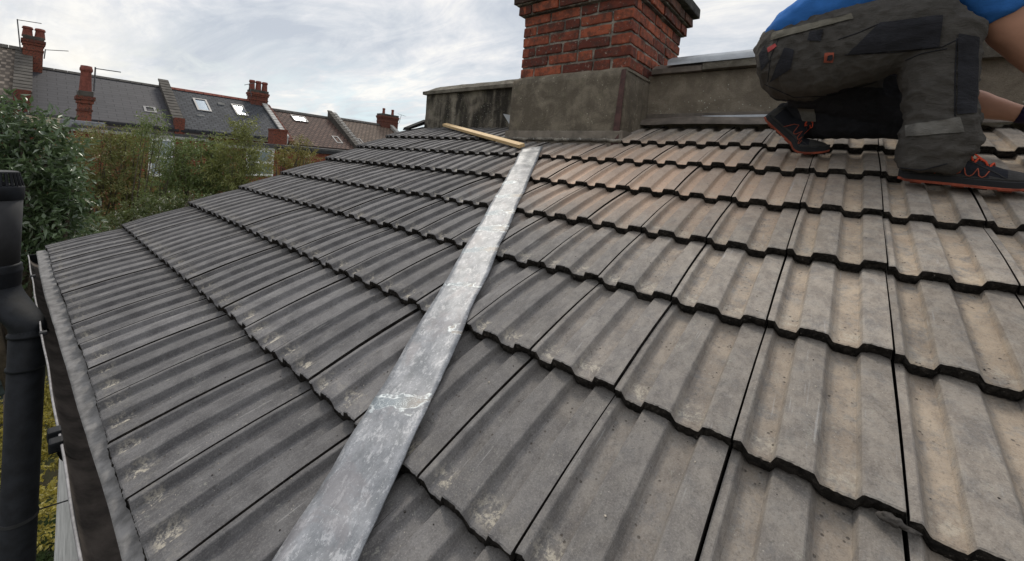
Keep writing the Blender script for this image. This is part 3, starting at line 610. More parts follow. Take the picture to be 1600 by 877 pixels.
def loft(bm, secs, side=(0, 1, 0), n=20, pw=2.3):
    P = [Vector(s_[0]) for s_ in secs]; rings = []
    for i, (p, ra, rb_) in enumerate(secs):
        t = (P[min(i + 1, len(P) - 1)] - P[max(0, i - 1)]).normalized(); u = Vector(side); u = (u - t * u.dot(t)).normalized(); w_ = t.cross(u)
        ring = []
        for k in range(n):
            a = 2 * math.pi * k / n; c, s_ = math.cos(a), math.sin(a); c = math.copysign(abs(c) ** (2 / pw), c); s_ = math.copysign(abs(s_) ** (2 / pw), s_)
            ring.append(bm.verts.new(P[i] + u * c * rb_ + w_ * s_ * ra))
        rings.append(ring)
    for a, b in zip(rings, rings[1:]):
        for k in range(n): bm.faces.new([a[k], a[(k + 1) % n], b[(k + 1) % n], b[k]])
    for r, sg in ((rings[0], -1), (rings[-1], 1)):
        c = bm.verts.new(sum((v.co for v in r), Vector()) / n)
        for k in range(n): bm.faces.new([r[k], r[(k + 1) % n], c] if sg > 0 else [r[(k + 1) % n], r[k], c])
def fuse(name, bm, parent, mats, voxel=.007, smooth=4, wrinkle=None, matfn=None):
    bmesh.ops.recalc_face_normals(bm, faces=bm.faces)
    me = bpy.data.meshes.new(name + '_raw'); bm.to_mesh(me); bm.free(); o = bpy.data.objects.new(name, me); COL.objects.link(o)
    md = o.modifiers.new('r', 'REMESH'); md.mode = 'VOXEL'; md.voxel_size = voxel; sm = o.modifiers.new('s', 'SMOOTH'); sm.factor = .5; sm.iterations = smooth
    dg = bpy.context.evaluated_depsgraph_get(); m2 = bpy.data.meshes.new_from_object(o.evaluated_get(dg)); m2.name = name; o.modifiers.clear(); o.data = m2; bpy.data.meshes.remove(me)
    if wrinkle:
        b2 = bmesh.new(); b2.from_mesh(m2); b2.normal_update(); ds = [(v, v.normal * wrinkle(v.co, v.normal)) for v in b2.verts]
        for v, d in ds: v.co += d
        b2.to_mesh(m2); b2.free()
    for m in mats: m2.materials.append(m)
    if matfn:
        for p in m2.polygons: p.material_index = matfn(p.center, p.normal)
    m2.polygons.foreach_set('use_smooth', [True] * len(m2.polygons)); o.parent = parent; o.matrix_parent_inverse = Matrix.Translation(-Vector(parent.location)); return o
pers = empty('person', (-.05, 1.8, .75)); tag(pers, 'worker kneeling on the roof in blue shirt and dark work trousers', 'person')
bm = bmesh.new()      # body: torso, neck, head, arms, hands as one surface
loft(bm, [((-.30, 1.78, 1.19), .10, .12), ((-.18, 1.78, 1.24), .125, .15), ((0, 1.78, 1.35), .12, .15), ((.16, 1.79, 1.44), .13, .17), ((.28, 1.80, 1.50), .10, .14), ((.34, 1.80, 1.53), .055, .06), ((.40, 1.80, 1.54), .052, .055)])
loft(bm, [((.372, 1.80, 1.452), .022, .026), ((.395, 1.80, 1.465), .055, .050), ((.44, 1.80, 1.49), .088, .070), ((.49, 1.80, 1.515), .098, .078), ((.54, 1.80, 1.54), .082, .070), ((.578, 1.80, 1.56), .035, .038)])
bmesh.ops.create_icosphere(bm, subdivisions=2, radius=.017, matrix=Matrix.Translation((.468, 1.80, 1.402)))
for yy in (1.722, 1.878): bmesh.ops.create_icosphere(bm, subdivisions=2, radius=.02, matrix=Matrix.Translation((.45, yy, 1.51)))
loft(bm, [((.12, 1.70, 1.43), .07, .07), ((.18, 1.70, 1.31), .066, .064), ((.27, 1.74, 1.165), .066, .060), ((.33, 1.76, 1.08), .054, .052), ((.40, 1.80, 1.02), .046, .046), ((.52, 1.90, .98), .036, .036), ((.62, 1.98, .95), .026, .03), ((.66, 2.00, .94), .02, .04)])
loft(bm, [((.16, 1.90, 1.43), .07, .07), ((.16, 2.00, 1.25), .06, .06), ((.13, 2.04, 1.08), .052, .05), ((.16, 2.03, 1.02), .052, .050), ((.235, 1.985, .985), .050, .044), ((.30, 1.96, .958), .034, .032), ((.345, 1.95, .938), .026, .028), ((.40, 1.95, .918), .02, .03)])
body = fuse('body', bm, pers, [M_SKIN], .008, 3, lambda c, n: .0015 * noise.noise(c * 30))
bm = bmesh.new()      # shirt
loft(bm, [((-.375, 1.78, 1.235), .03, .11), ((-.33, 1.78, 1.235), .075, .15), ((-.22, 1.78, 1.275), .115, .17), ((-.08, 1.78, 1.33), .135, .175), ((.06, 1.78, 1.40), .14, .18), ((.18, 1.79, 1.46), .14, .185), ((.28, 1.80, 1.51), .10, .14), ((.33, 1.80, 1.53), .065, .075)])
loft(bm, [((.12, 1.71, 1.43), .085, .085), ((.17, 1.70, 1.33), .085, .08), ((.245, 1.73, 1.215), .082, .075)]); loft(bm, [((.15, 1.90, 1.43), .085, .085), ((.16, 1.98, 1.30), .08, .078), ((.15, 2.02, 1.18), .075, .07)])
def wr_(c, n, a=.006): 
    q = Vector((c.x * 9 + c.z * 5, c.y * 5, c.z * 11 - c.x * 6)); return a * (1 - 2 * abs(noise.noise(q))) - a * .4 + a * .35 * noise.noise(c * 40)
fuse('shirt', bm, pers, [M_BLUE], .008, 3, wr_)
bm = bmesh.new()      # trousers: hips, near leg with knee up, far leg kneeling
loft(bm, [((-.405, 1.78, 1.145), .055, .09), ((-.385, 1.78, 1.15), .105, .135), ((-.33, 1.78, 1.145), .150, .165), ((-.25, 1.78, 1.145), .172, .175), ((-.15, 1.78, 1.185), .145, .17), ((-.05, 1.78, 1.24), .11, .155)])
loft(bm, [((-.30, 1.71, 1.13), .13, .10), ((-.20, 1.69, 1.135), .150, .105), ((-.08, 1.665, 1.150), .135, .100), ((.02, 1.655, 1.165), .115, .092), ((.10, 1.65, 1.160), .098, .085), ((.135, 1.65, 1.155), .06, .06)])
loft(bm, [((.085, 1.65, 1.20), .06, .06), ((.088, 1.65, 1.155), .105, .085), ((.098, 1.65, 1.08), .090, .082), ((.103, 1.65, 1.00), .084, .080), ((.110, 1.65, .93), .080, .077), ((.120, 1.65, .87), .083, .078), ((.118, 1.65, .825), .090, .08), ((.105, 1.65, .785), .083, .076), ((.096, 1.65, .738), .072, .070), ((.094, 1.65, .722), .064, .064)])
loft(bm, [((-.26, 1.86, 1.10), .13, .11), ((-.12, 1.90, 1.06), .125, .10), ((.02, 1.97, .99), .10, .09), ((.10, 2.01, .935), .075, .075), ((.13, 2.02, .915), .045, .05)])
loft(bm, [((.12, 2.02, .92), .05, .055), ((.05, 2.00, .932), .068, .07), ((-.08, 1.965, .930), .070, .070), ((-.20, 1.94, .920), .066, .066), ((-.275, 1.93, .925), .062, .062), ((-.33, 1.93, .945), .055, .058), ((-.35, 1.93, .955), .045, .05)])
def wt(c, n):
    a = .0045; q = Vector((c.x * 8 + c.z * 3, c.y * 6, c.z * 13 - c.x * 4)); r = a * (1 - 2.2 * abs(noise.noise(q))) - a * .3
    if c.x > 0 and c.z < .9 and c.y < 1.8: r += .0035 * math.sin(c.z * 85 + c.x * 22 + 5 * noise.noise(c * 11)) * (.4 + abs(noise.noise(c * 13)) * 2)
    if c.x < -.05 and c.y < 1.85 and c.z > 1.0: r += .0025 * math.sin((c.x * 1.0 + c.z * .45) * 130 + 3 * noise.noise(c * 7)) * max(0, 1 - abs(c.x + .2) / .16)
    q2 = Vector((c.x * 22 - c.z * 14, c.y * 10, c.z * 20 + c.x * 12)); r += .0045 * (1 - 2 * abs(noise.noise(q2))) ** 3
    return r + .0018 * noise.noise(c * 45)
tr = fuse('trousers', bm, pers, [M_KHAKI, M_BLACKC], .0055, 3, wt, lambda c, n: 1 if (c.y > 1.845 and c.x > -.33) or (c.z < 1.03 and c.y > 1.77) else 0)  # black on the far leg and crotch is mostly shade painted in
from mathutils.bvhtree import BVHTree
def bvh(o):
    me = o.data; return BVHTree.FromPolygons([v.co.copy() for v in me.vertices], [tuple(p.vertices) for p in me.polygons])
TB = bvh(tr)
def hit(px, py, T=None, off=.002):
    d = ray(px, py).normalized(); loc, nor, i, dist = (T or TB).ray_cast(CAMPOS, d)
    return None if loc is None else loc + nor * off
def patch(name, quad, n, m, mat, T=None, off=.0025, parent=None):
    q = [Vector((*p, 0)) for p in quad]; bm = bmesh.new(); g = []
    for i in range(n + 1):
        row = []
        for j in range(m + 1):
            u, v = i / n, j / m; p = q[0].lerp(q[1], u).lerp(q[3].lerp(q[2], u), v); h = hit(p.x, p.y, T, off); row.append(bm.verts.new(h) if h is not None else None)
        g.append(row)
    for i in range(n):
        for j in range(m):
            f = [g[i][j], g[i + 1][j], g[i + 1][j + 1], g[i][j + 1]]
            if all(f) and max((a.co - b.co).length for a in f for b in f) < .06: bm.faces.new(f)
    for v in [v for v in bm.verts if not v.link_faces]: bm.verts.remove(v)
    bmesh.ops.smooth_vert(bm, verts=bm.verts, factor=.4, use_axis_x=True, use_axis_y=True, use_axis_z=True)
    return bmo(name, bm, parent or pers, mat, True)
def seam(name, pts, r, mat, T=None, parent=None, off=.001):
    out = []
    for a, b in zip(pts, pts[1:]):
        k = max(2, int(math.dist(a, b) / 4))
        for i in range(k): h = hit(a[0] + (b[0] - a[0]) * i / k, a[1] + (b[1] - a[1]) * i / k, T, off); out.append(h) if h is not None else None
    h = hit(*pts[-1], T, off); out.append(h) if h is not None else None
    out = [p for p in out if p is not None]
    if len(out) < 2: return
    bm = bmesh.new(); tube(bm, out, r, 6); return bmo(name, bm, parent or pers, mat, True)
patch('thigh_panel', [(1322, 86), (1374, 36), (1474, 24), (1470, 74)], 26, 12, M_BLACKC, off=.0055)
patch('knee_panel', [(1496, 52), (1528, 58), (1524, 178), (1494, 180)], 10, 30, M_BLACKC, off=.005)
patch('reflective_band', [(1415, 196), (1500, 183), (1506, 207), (1416, 214)], 22, 7, M_REFL, off=.004)
patch('reflective_patch', [(1246, 168), (1273, 169), (1275, 191), (1254, 190)], 8, 7, M_REFL, off=.004)
patch('label_tag', [(1288, 84), (1305, 82), (1301, 99), (1286, 98)], 6, 6, M_ORANGE, off=.005)
patch('label_mark', [(1293, 87), (1301, 86), (1299, 95), (1292, 95)], 5, 5, M_BLACKC, off=.0065)
patch('red_tab', [(1199, 76), (1212, 68), (1215, 73), (1201, 83)], 5, 4, simple('red_tab', (.28, .03, .03), .8), off=.004)
patch('pocket_flap', [(1226, 74), (1242, 78), (1236, 108), (1202, 130)], 10, 10, M_BLACKC, off=.004)
patch('belt_loop', [(1265, 50), (1288, 46), (1284, 66), (1262, 64)], 6, 6, M_BLACKC, off=.005)
patch('waistband', [(1207, 52), (1330, 22), (1335, 30), (1205, 64)], 30, 5, M_LIGHTK, off=.006)
patch('hip_pocket', [(1186, 85), (1196, 70), (1203, 96), (1190, 112)], 6, 6, M_BLACKC, off=.003)
for pts in ([(1495, 60), (1492, 120), (1492, 182)], [(1320, 86), (1400, 82), (1472, 74), (1500, 60)], [(1195, 132), (1240, 152), (1300, 150), (1370, 128)], [(1415, 95), (1440, 84), (1480, 76)], [(1218, 58), (1204, 90), (1200, 128)], [(1407, 262), (1440, 266), (1480, 256)], [(1310, 62), (1340, 52), (1372, 38)]):
    seam('seam', pts, .0016, M_BLACKC)
# shoes
def shoe(name, heel, toe_dir, upv, bend=0.0, length=.292):
    X = Vector(toe_dir).normalized(); Z = Vector(upv); Z = (Z - X * Z.dot(X)).normalized(); Y = Z.cross(X); M = Matrix((X, Y, Z)).transposed().to_4x4(); M.translation = heel
    hw = [(0, .018), (.008, .028), (.03, .034), (.08, .034), (.13, .037), (.18, .045), (.215, .048), (.25, .043), (.275, .03), (.287, .018), (length, .008)]
    def W_(x):
        for (a, wa), (b, wb) in zip(hw, hw[1:]):
            if x <= b: return wa + (wb - wa) * (x - a) / (b - a)
        return .008
    def H_(x):
        hs = [(0, .055), (.01, .078), (.04, .086), (.075, .080), (.11, .098), (.14, .088), (.18, .070), (.215, .056), (.25, .050), (.275, .042), (length, .03)]
        for (a, wa), (b, wb) in zip(hs, hs[1:]):
            if x <= b: return wa + (wb - wa) * (x - a) / (b - a)
        return .03
    def bnd(p):
        if bend and p.x < .20:
            a = bend * min(1, (.20 - p.x) / .05); d = .20 - p.x; q = Vector((p.x, p.y, p.z)); ca, sa = math.cos(a), math.sin(a)
            return Vector((.20 - d * ca + p.z * sa, p.y, d * sa + p.z * ca))
        return p
    root = link(name, None, pers); root.location = (0, 0, 0); root.matrix_parent_inverse = Matrix.Translation(-Vector(pers.location))
    def put(nm, bm, mats, smooth=True):
        for v in bm.verts: v.co = M @ bnd(v.co)
        bmesh.ops.recalc_face_normals(bm, faces=bm.faces); me = bpy.data.meshes.new(nm); bm.to_mesh(me); bm.free()
        if smooth: me.polygons.foreach_set('use_smooth', [True] * len(me.polygons))
        return link(nm, me, root, mats)
    xs = [length * i / 34 for i in range(35)]
    bm = bmesh.new(); rings = []
    for x in xs:
        w_, h = W_(x), H_(x); ring = []
        for k in range(20):
            a = math.pi * k / 19; c, s_ = math.cos(a), math.sin(a); ring.append(bm.verts.new((x, -w_ * math.copysign(abs(c) ** .75, c) * (1 - .28 * max(0, s_) ** 2 * (h / .09)), .018 + (h - .018) * s_ ** .8)))
        rings.append(ring)
    for a, b in zip(rings, rings[1:]):
        for k in range(19):
            f = bm.faces.new([a[k], b[k], b[k + 1], a[k + 1]]); x = f.calc_center_median().x; zc2 = f.calc_center_median().z
            f.material_index = 1 if (x > .225 or x < .03 or (zc2 < .034)) else 0
    bm.faces.new(rings[0]); bm.faces.new(rings[-1][::-1]); up_ = put('upper', bm, [M_SHOE, M_SHOEG])
    for nm, z0, z1, ex, mt in (('midsole', .0075, .026, .004, M_SOLE), ('outsole', 0, .0078, .0052, M_ORANGE)):
        bm = bmesh.new(); rr = []
        outl = [(x, -(W_(x) + ex)) for x in xs] + [(x, W_(x) + ex) for x in xs[::-1]]
        for z in (z0, z1 - .002, z1): rr.append([bm.verts.new((x, y * (1 if z < z1 else .97), z + .010 * max(0, (x - .22) / .07) ** 2 + (.004 if x < .015 else 0))) for x, y in outl])
        n = len(outl)
        for a, b in zip(rr, rr[1:]):
            for k in range(n): bm.faces.new([a[k], a[(k + 1) % n], b[(k + 1) % n], b[k]])
        m_ = len(xs)
        for ring in (rr[0], rr[-1]):
            for i in range(m_ - 1): bm.faces.new([ring[i], ring[i + 1], ring[n - 2 - i], ring[n - 1 - i]])
        put(nm, bm, [mt], False)
    for k in range(6):      # tread blocks
        bm = bmesh.new(); x = .03 + .045 * k; box(bm, x, x + .026, -W_(x) * .85, W_(x) * .85, -.005 + .010 * max(0, (x - .21) / .07) ** 2, .002, .001); put('tread_block', bm, [M_SOLE if k % 2 else M_ORANGE], False)
    T = bvh(up_) 
    def side(x, z):
        p = M @ bnd(Vector((x, -.12, z))); d = (M.to_3x3() @ (bnd(Vector((x, 0, z))) - bnd(Vector((x, -.12, z))))).normalized(); l_, n_, i_, q_ = T.ray_cast(p, d); return None if l_ is None else l_ + n_ * .0012
    def stripe(pts, r=.0013, mt=M_ORANGE, nm='side_stripe'):
        o_ = []
        for a, b in zip(pts, pts[1:]):
            for i in range(6): p = side(a[0] + (b[0] - a[0]) * i / 6, a[1] + (b[1] - a[1]) * i / 6); o_.append(p) if p is not None else None
        p = side(*pts[-1]); o_.append(p) if p is not None else None
        if len(o_) > 2:
            bm = bmesh.new(); tube(bm, o_, r, 6); me = bpy.data.meshes.new(nm); bm.to_mesh(me); bm.free(); link(nm, me, root, mt)
    stripe([(.080, .030), (.098, .062), (.112, .070)]); stripe([(.112, .070), (.118, .048), (.120, .040), (.126, .036), (.132, .040), (.138, .062)]); stripe([(.138, .062), (.143, .040), (.146, .034), (.152, .032), (.158, .037), (.166, .056)]); stripe([(.166, .056), (.170, .036), (.176, .031), (.182, .036), (.188, .050)])
    stripe([(.124, .086), (.170, .063), (.205, .044), (.225, .030)], .0012, M_SHOEG, 'vamp_seam'); stripe([(.02, .032), (.06, .03), (.12, .029), (.18, .029), (.23, .030), (.27, .032)], .001, M_SHOEG, 'foxing_line')
    lm_ = []
    for k in range(6):
        x = .118 + .015 * k; h = H_(x); bm = bmesh.new(); s1 = 1 if k % 2 else -1
        tube(bm, [Vector((x - .006 * s1, -.022, h * .90)), Vector((x, -.01, h + .005)), Vector((x + .003 * s1, .01, h + .005)), Vector((x + .006 * s1, .022, h * .90))], .0028, 6); put('lace', bm, [M_REDLACE])
    for s1 in (-1, 1):
        bm = bmesh.new(); h = H_(.125); tube(bm, [Vector((.125, 0, h + .006)), Vector((.135, s1 * .018, h + .016)), Vector((.150, s1 * .033, h + .004)), Vector((.148, s1 * .026, h - .004)), Vector((.132, s1 * .008, h + .006))], .0026, 6); put('lace_bow', bm, [M_REDLACE])
        bm = bmesh.new(); tube(bm, [Vector((.125, 0, h + .006)), Vector((.155, s1 * .012 - .01, h + .002)), Vector((.178, s1 * .020 - .012, h - .018))], .0022, 6); put('lace_end', bm, [M_REDLACE])
    return root
nrmv = rw(0, 0, 1)
hp = on_plane(1404, 287, rw(0, 0, .006), nrmv); tpz = on_plane(1610, 307, rw(0, 0, .006), nrmv); shoe('shoe', hp + Vector((0, .040, .016)), (tpz - hp), (Vector((0, 0, 1)) * .6 + nrmv * .4).normalized())
tp = on_plane(1291, 244, rw(0, 0, .006), nrmv) + Vector((0, .03, .012)); xd = Vector((1, .04, -.04)).normalized(); shoe('shoe', tp - xd * .285, xd, (nrmv * .5 + Vector((0, 0, 1)) * .5), .74)
bm = bmesh.new()      # socks / cuffs inside
loft(bm, [((.092, 1.66, .80), .03, .03), ((.092, 1.665, .72), .04, .035)]); bmo('sock', bm, pers, M_BLACKC, True)
bm = bmesh.new()      # gloved far hand: palm, four bent fingers, thumb
hx = Vector((.35, 1.95, .935))
loft(bm, [(hx + Vector((-.02, 0, .008)), .029, .031), (hx + Vector((.02, 0, -.004)), .024, .040), (hx + Vector((.06, 0, -.012)), .018, .044), (hx + Vector((.085, 0, -.018)), .014, .042)])
for k, (yo, ln) in enumerate(((-.032, .062), (-.011, .074), (.011, .070), (.031, .056))):
    a = hx + Vector((.078, yo, -.016)); tube(bm, [a, a + Vector((ln * .45, yo * .15, .006)), a + Vector((ln * .8, yo * .2, -.008)), a + Vector((ln, yo * .2, -.026))], [.0095, .009, .0085, .006], 10)
a = hx + Vector((.015, -.034, -.004)); tube(bm, [a, a + Vector((.03, -.022, -.008)), a + Vector((.055, -.03, -.022))], [.012, .010, .007], 10)
fuse('glove', bm, pers, [M_GLOVE], .0035, 2, lambda c, n: .001 * noise.noise(c * 60))
bm = bmesh.new()
hx = Vector((.645, 1.995, .942)); loft(bm, [(hx + Vector((-.03, 0, .008)), .029, .031), (hx + Vector((.02, 0, -.004)), .024, .040), (hx + Vector((.06, 0, -.008)), .018, .044), (hx + Vector((.085, 0, -.012)), .014, .042)])
for k, (yo, ln) in enumerate(((-.032, .062), (-.011, .074), (.011, .070), (.031, .056))):
    a = hx + Vector((.078, yo, -.012)); tube(bm, [a, a + Vector((ln * .45, yo * .15, .004)), a + Vector((ln * .8, yo * .2, -.004)), a + Vector((ln, yo * .2, -.016))], [.0095, .009, .0085, .006], 10)
a = hx + Vector((.015, .034, -.004)); tube(bm, [a, a + Vector((.03, .022, -.008)), a + Vector((.055, .03, -.016))], [.012, .010, .007], 10)
fuse('glove', bm, pers, [M_GLOVE], .0035, 2)
bm = bmesh.new(); loft(bm, [((.385, 1.80, 1.535), .045, .052), ((.43, 1.80, 1.525), .076, .078), ((.49, 1.80, 1.542), .092, .085), ((.545, 1.80, 1.562), .076, .074), ((.588, 1.80, 1.578), .03, .036)]); fuse('hair', bm, pers, [M_HAIR], .006, 3, lambda c, n: .003 * noise.noise(c * 80))
HB = bvh(body)
for yy in (1.772, 1.828):
    l_ = HB.ray_cast(Vector((.52, yy, 1.30)), Vector((-.2, 0, 1)).normalized())[0]
    if l_ is not None: bm = bmesh.new(); bmesh.ops.create_icosphere(bm, subdivisions=2, radius=.0105, matrix=Matrix.Translation(l_)); bmo('eye', bm, pers, M_SHOE, True)
l_ = HB.ray_cast(Vector((.44, 1.80, 1.30)), Vector((-.05, 0, 1)).normalized())[0]
if l_ is not None: bm = bmesh.new(); tube(bm, [l_ + Vector((-.012, -.022, .004)), l_ + Vector((-.012, 0, 0)), l_ + Vector((-.012, .022, .004))], .004, 6); bmo('mouth', bm, pers, simple('lips', (.30, .11, .09), .6))
# ------------------------------------------------------------------ ground, far terrace, gardens
def grass_mat():
    s = NM('garden_ground', .95, .1); P = s.pos('world'); s.col(s.mix(s.step(s.noise(P, .6, 6), .4, .6), (.035, .055, .018), (.075, .065, .04))); s.bump(s.noise(P, 20, 4), .6, .03); return s.m
bm = bmesh.new(); v = [bm.verts.new(p) for p in ((-1500, -1500, -5.0), (1500, -1500, -5.0), (1500, 1500, -5.0), (-1500, 1500, -5.0))]; bm.faces.new(v); bmesh.ops.subdivide_edges(bm, edges=bm.edges, cuts=3, use_grid_fill=True); tag(bmo('ground', bm, None, grass_mat()), kind='structure')
def rows_mat(name, a, b, tw, th, gap, rough=.8, orient='slope', bmp=.5, mot=.5):
    s = NM(name, rough, .25); P = s.pos('world'); X, Y, Z = s.sep(P); c = s.n('ShaderNodeCombineXYZ'); s.l(Y if orient != 'gable' else X, c.inputs[0])
    s.l(s.math('MULTIPLY', X, 1.16) if orient == 'slope' else Z, c.inputs[1])
    br = s.n('ShaderNodeTexBrick'); s.l(c.outputs[0], br.inputs['Vector']); br.inputs['Scale'].default_value = 1; br.inputs['Brick Width'].default_value = tw; br.inputs['Row Height'].default_value = th
    br.inputs['Mortar Size'].default_value = gap; br.inputs['Mortar Smooth'].default_value = .3; br.inputs['Color1'].default_value = (*a, 1); br.inputs['Color2'].default_value = (*b, 1); br.inputs['Mortar'].default_value = (a[0] * .35, a[1] * .35, a[2] * .35, 1)
    n = s.noise(P, 1.6, 6); s.col(s.mix(s.math('MULTIPLY', s.step(n, .4, .65), mot), br.outputs['Color'], tuple(x * .55 for x in a)))
    s.bump(br.outputs['Fac'], bmp, -.02); return s.m
M_FBR = rows_mat('far_brickwork', (.20, .060, .036), (.28, .095, .055), .225, .075, .010, orient='wall')
M_SLATEB = rows_mat('smooth_slate', (.040, .039, .044), (.050, .048, .053), .6, .26, .012, .75, mot=.2)
M_SLATEC = rows_mat('blue_grey_slate', (.034, .037, .043), (.060, .064, .071), .30, .22, .022, .85, mot=.3)
M_TILED = rows_mat('brown_roof_tiles', (.085, .052, .042), (.135, .083, .064), .30, .26, .045, .85)
M_TILEE = rows_mat('worn_brown_tiles', (.115, .082, .062), (.165, .120, .092), .30, .26, .045, .85)
M_TILEA = rows_mat('light_brown_pantiles', (.155, .125, .10), (.20, .165, .135), .26, .30, .07, .85)
M_RIDGER = simple('red_ridge_tiles', (.20, .07, .05), .85, .3, 6, .3, kind='world'); M_RIDGEG = simple('grey_ridge', (.085, .078, .07), .85, .3, 6, .3, kind='world')
M_FDARK = simple('dark_gutter', (.020, .020, .022), .6); M_PWALL = simple('party_wall_render', (.065, .058, .050), .9, .35, 3, .5, .01, kind='world'); M_PWHITE = simple('white_edge_render', (.34, .33, .31), .85, .2, 5, .2, kind='world')
M_FCHIM = brick_mat('far_chimney_brick', (.11, .036, .026), (.20, .065, .042), .9); M_POT = simple('red_clay_pot', (.18, .055, .040), .8, .3, 8, .2, kind='world'); M_BUFF = simple('buff_fascia', (.44, .38, .27), .8, .15, 5, .1, kind='world')
def glass_mat():
    s = NM('window_glass', .08, .6); s.col((.10, .13, .16)); s.b.inputs['Metallic'].default_value = .55; s.b.inputs['Base Color'].default_value = (.30, .35, .39, 1); return s.m
M_GLASS = glass_mat(); M_CURT = simple('net_curtain', (.34, .38, .42), .9, .35, 9, 0, kind='world', stretch=(1, 6, .2)); M_FRAMEG = simple('grey_window_frame', (.10, .10, .105), .5)
XR, XE = -30.0, -26.0
def slope_pt(y, s_, zr, ze, off=0):
    k = (zr - ze) / 4; nx, nz = -0.0, 0; L_ = math.hypot(1, k); return Vector((XE - 4 * s_ + off * k / L_, y, ze + (zr - ze) * s_ + off / L_))
def house(nm, label, y0, y1, zr, ze, roofm, ridgem, skylights=(), ridge_h=.12):
    e = empty('terraced_house', (-28, (y0 + y1) / 2, -5)); tag(e, label, 'house', 'terraced houses across the gardens')
    bm = bmesh.new(); prism(bm, [(XE + .25, y0, ze - .14), (XE + .25, y0, ze - .02), (XR, y0, zr), (XR - 4, y0, ze), (XR - 4, y0, ze - .12), (XR, y0, zr - .12)], (0, y1 - y0 - .01, 0)); rf = bmo('roof', bm, e, roofm)
    bm = bmesh.new(); n = int((y1 - y0) / .45)
    for i in range(n):
        a = y0 + (y1 - y0) * i / n; b = y0 + (y1 - y0) * (i + 1) / n - .015; prism(bm, [(XR + .16, a, zr - .05), (XR + .07, a, zr + ridge_h * .7), (XR, a, zr + ridge_h), (XR - .07, a, zr + ridge_h * .7), (XR - .16, a, zr - .05)], (0, b - a, 0))
    bmo('ridge_tiles', bm, rf, ridgem).matrix_parent_inverse = Matrix.Translation(-Vector(e.location))
    rf.children[0].matrix_parent_inverse = Matrix() if False else rf.matrix_world.inverted() if False else Matrix()
    mbox('wall', (XR - 3.7, XE, y0, y1 - .01, -5, ze - .05), e, M_FBR); mbox('gutter', (XE + .22, XE + .34, y0, y1 - .02, ze - .20, ze - .09), e, M_FDARK); mbox('fascia', (XE + .01, XE + .2, y0, y1 - .02, ze - .30, ze - .145), e, M_PWHITE)
    for q in skylights:
        (xa, ya_, xb, yb_) = q; n_ = Vector(((zr - ze) / 4, 0, 1)).normalized(); c1_ = on_plane(xa, ya_, (XE, 0, ze), n_); c2_ = on_plane(xb, yb_, (XE, 0, ze), n_)
        s1, s2 = sorted(((XE - c1_.x) / 4, (XE - c2_.x) / 4)); yy0, yy1 = sorted((c1_.y, c2_.y))
        F = Matrix(((1 * 0 - n_.z, 0, n_.x), (0, 1, 0), (n_.x, 0, n_.z))).to_4x4()   # local x up the slope
        base = slope_pt(0, s1, zr, ze); base.y = 0; F.translation = base; ln = (s2 - s1) * math.hypot(4, zr - ze)
        bm = bmesh.new(); t = .09
        for d_ in ((0, t, yy0, yy1), (ln - t, ln, yy0, yy1), (t, ln - t, yy0, yy0 + t), (t, ln - t, yy1 - t, yy1)): box(bm, d_[0], d_[1], d_[2], d_[3], -.05, .10, M=F)
        sk = bmo('skylight', bm, e, M_FRAMEG); bm = bmesh.new(); box(bm, t, ln - t, yy0 + t, yy1 - t, .02, .06, M=F); p_ = bmo('pane', bm, sk, M_GLASS); p_.matrix_parent_inverse = Matrix()
    return e
def party(e, y, zr, ze, mat, name='party_wall', wd=.30, hgt=.32, s0=-.06, s1=1.02, brick_end=False):
    bm = bmesh.new(); a = slope_pt(0, s0, zr, ze); b = slope_pt(0, s1, zr, ze); prism(bm, [(a.x, y - wd / 2, a.z - .5), (a.x, y - wd / 2, a.z + hgt), (b.x, y - wd / 2, b.z + hgt + .05), (b.x, y - wd / 2, b.z - .5)], (0, wd, 0)); bmo(name, bm, e, mat)
    bm = bmesh.new(); n = 14
    for i in range(n):
        t0, t1 = i / n, (i + .93) / n; p0, p1 = a.lerp(b, t0), a.lerp(b, t1); prism(bm, [(p0.x, y - wd / 2 - .05, p0.z + hgt + .005), (p0.x, y - wd / 2 - .05, p0.z + hgt + .11), (p1.x, y - wd / 2 - .05, p1.z + hgt + .09), (p1.x, y - wd / 2 - .05, p1.z + hgt + .005)], (0, wd + .1, 0))
    bmo('wall_coping', bm, e, mat)
    if brick_end: mbox('wall_end', (a.x - .02, a.x + .40, y - wd / 2 - .02, y + wd / 2 + .02, a.z - 1.2, a.z + hgt + .12), e, M_FCHIM)
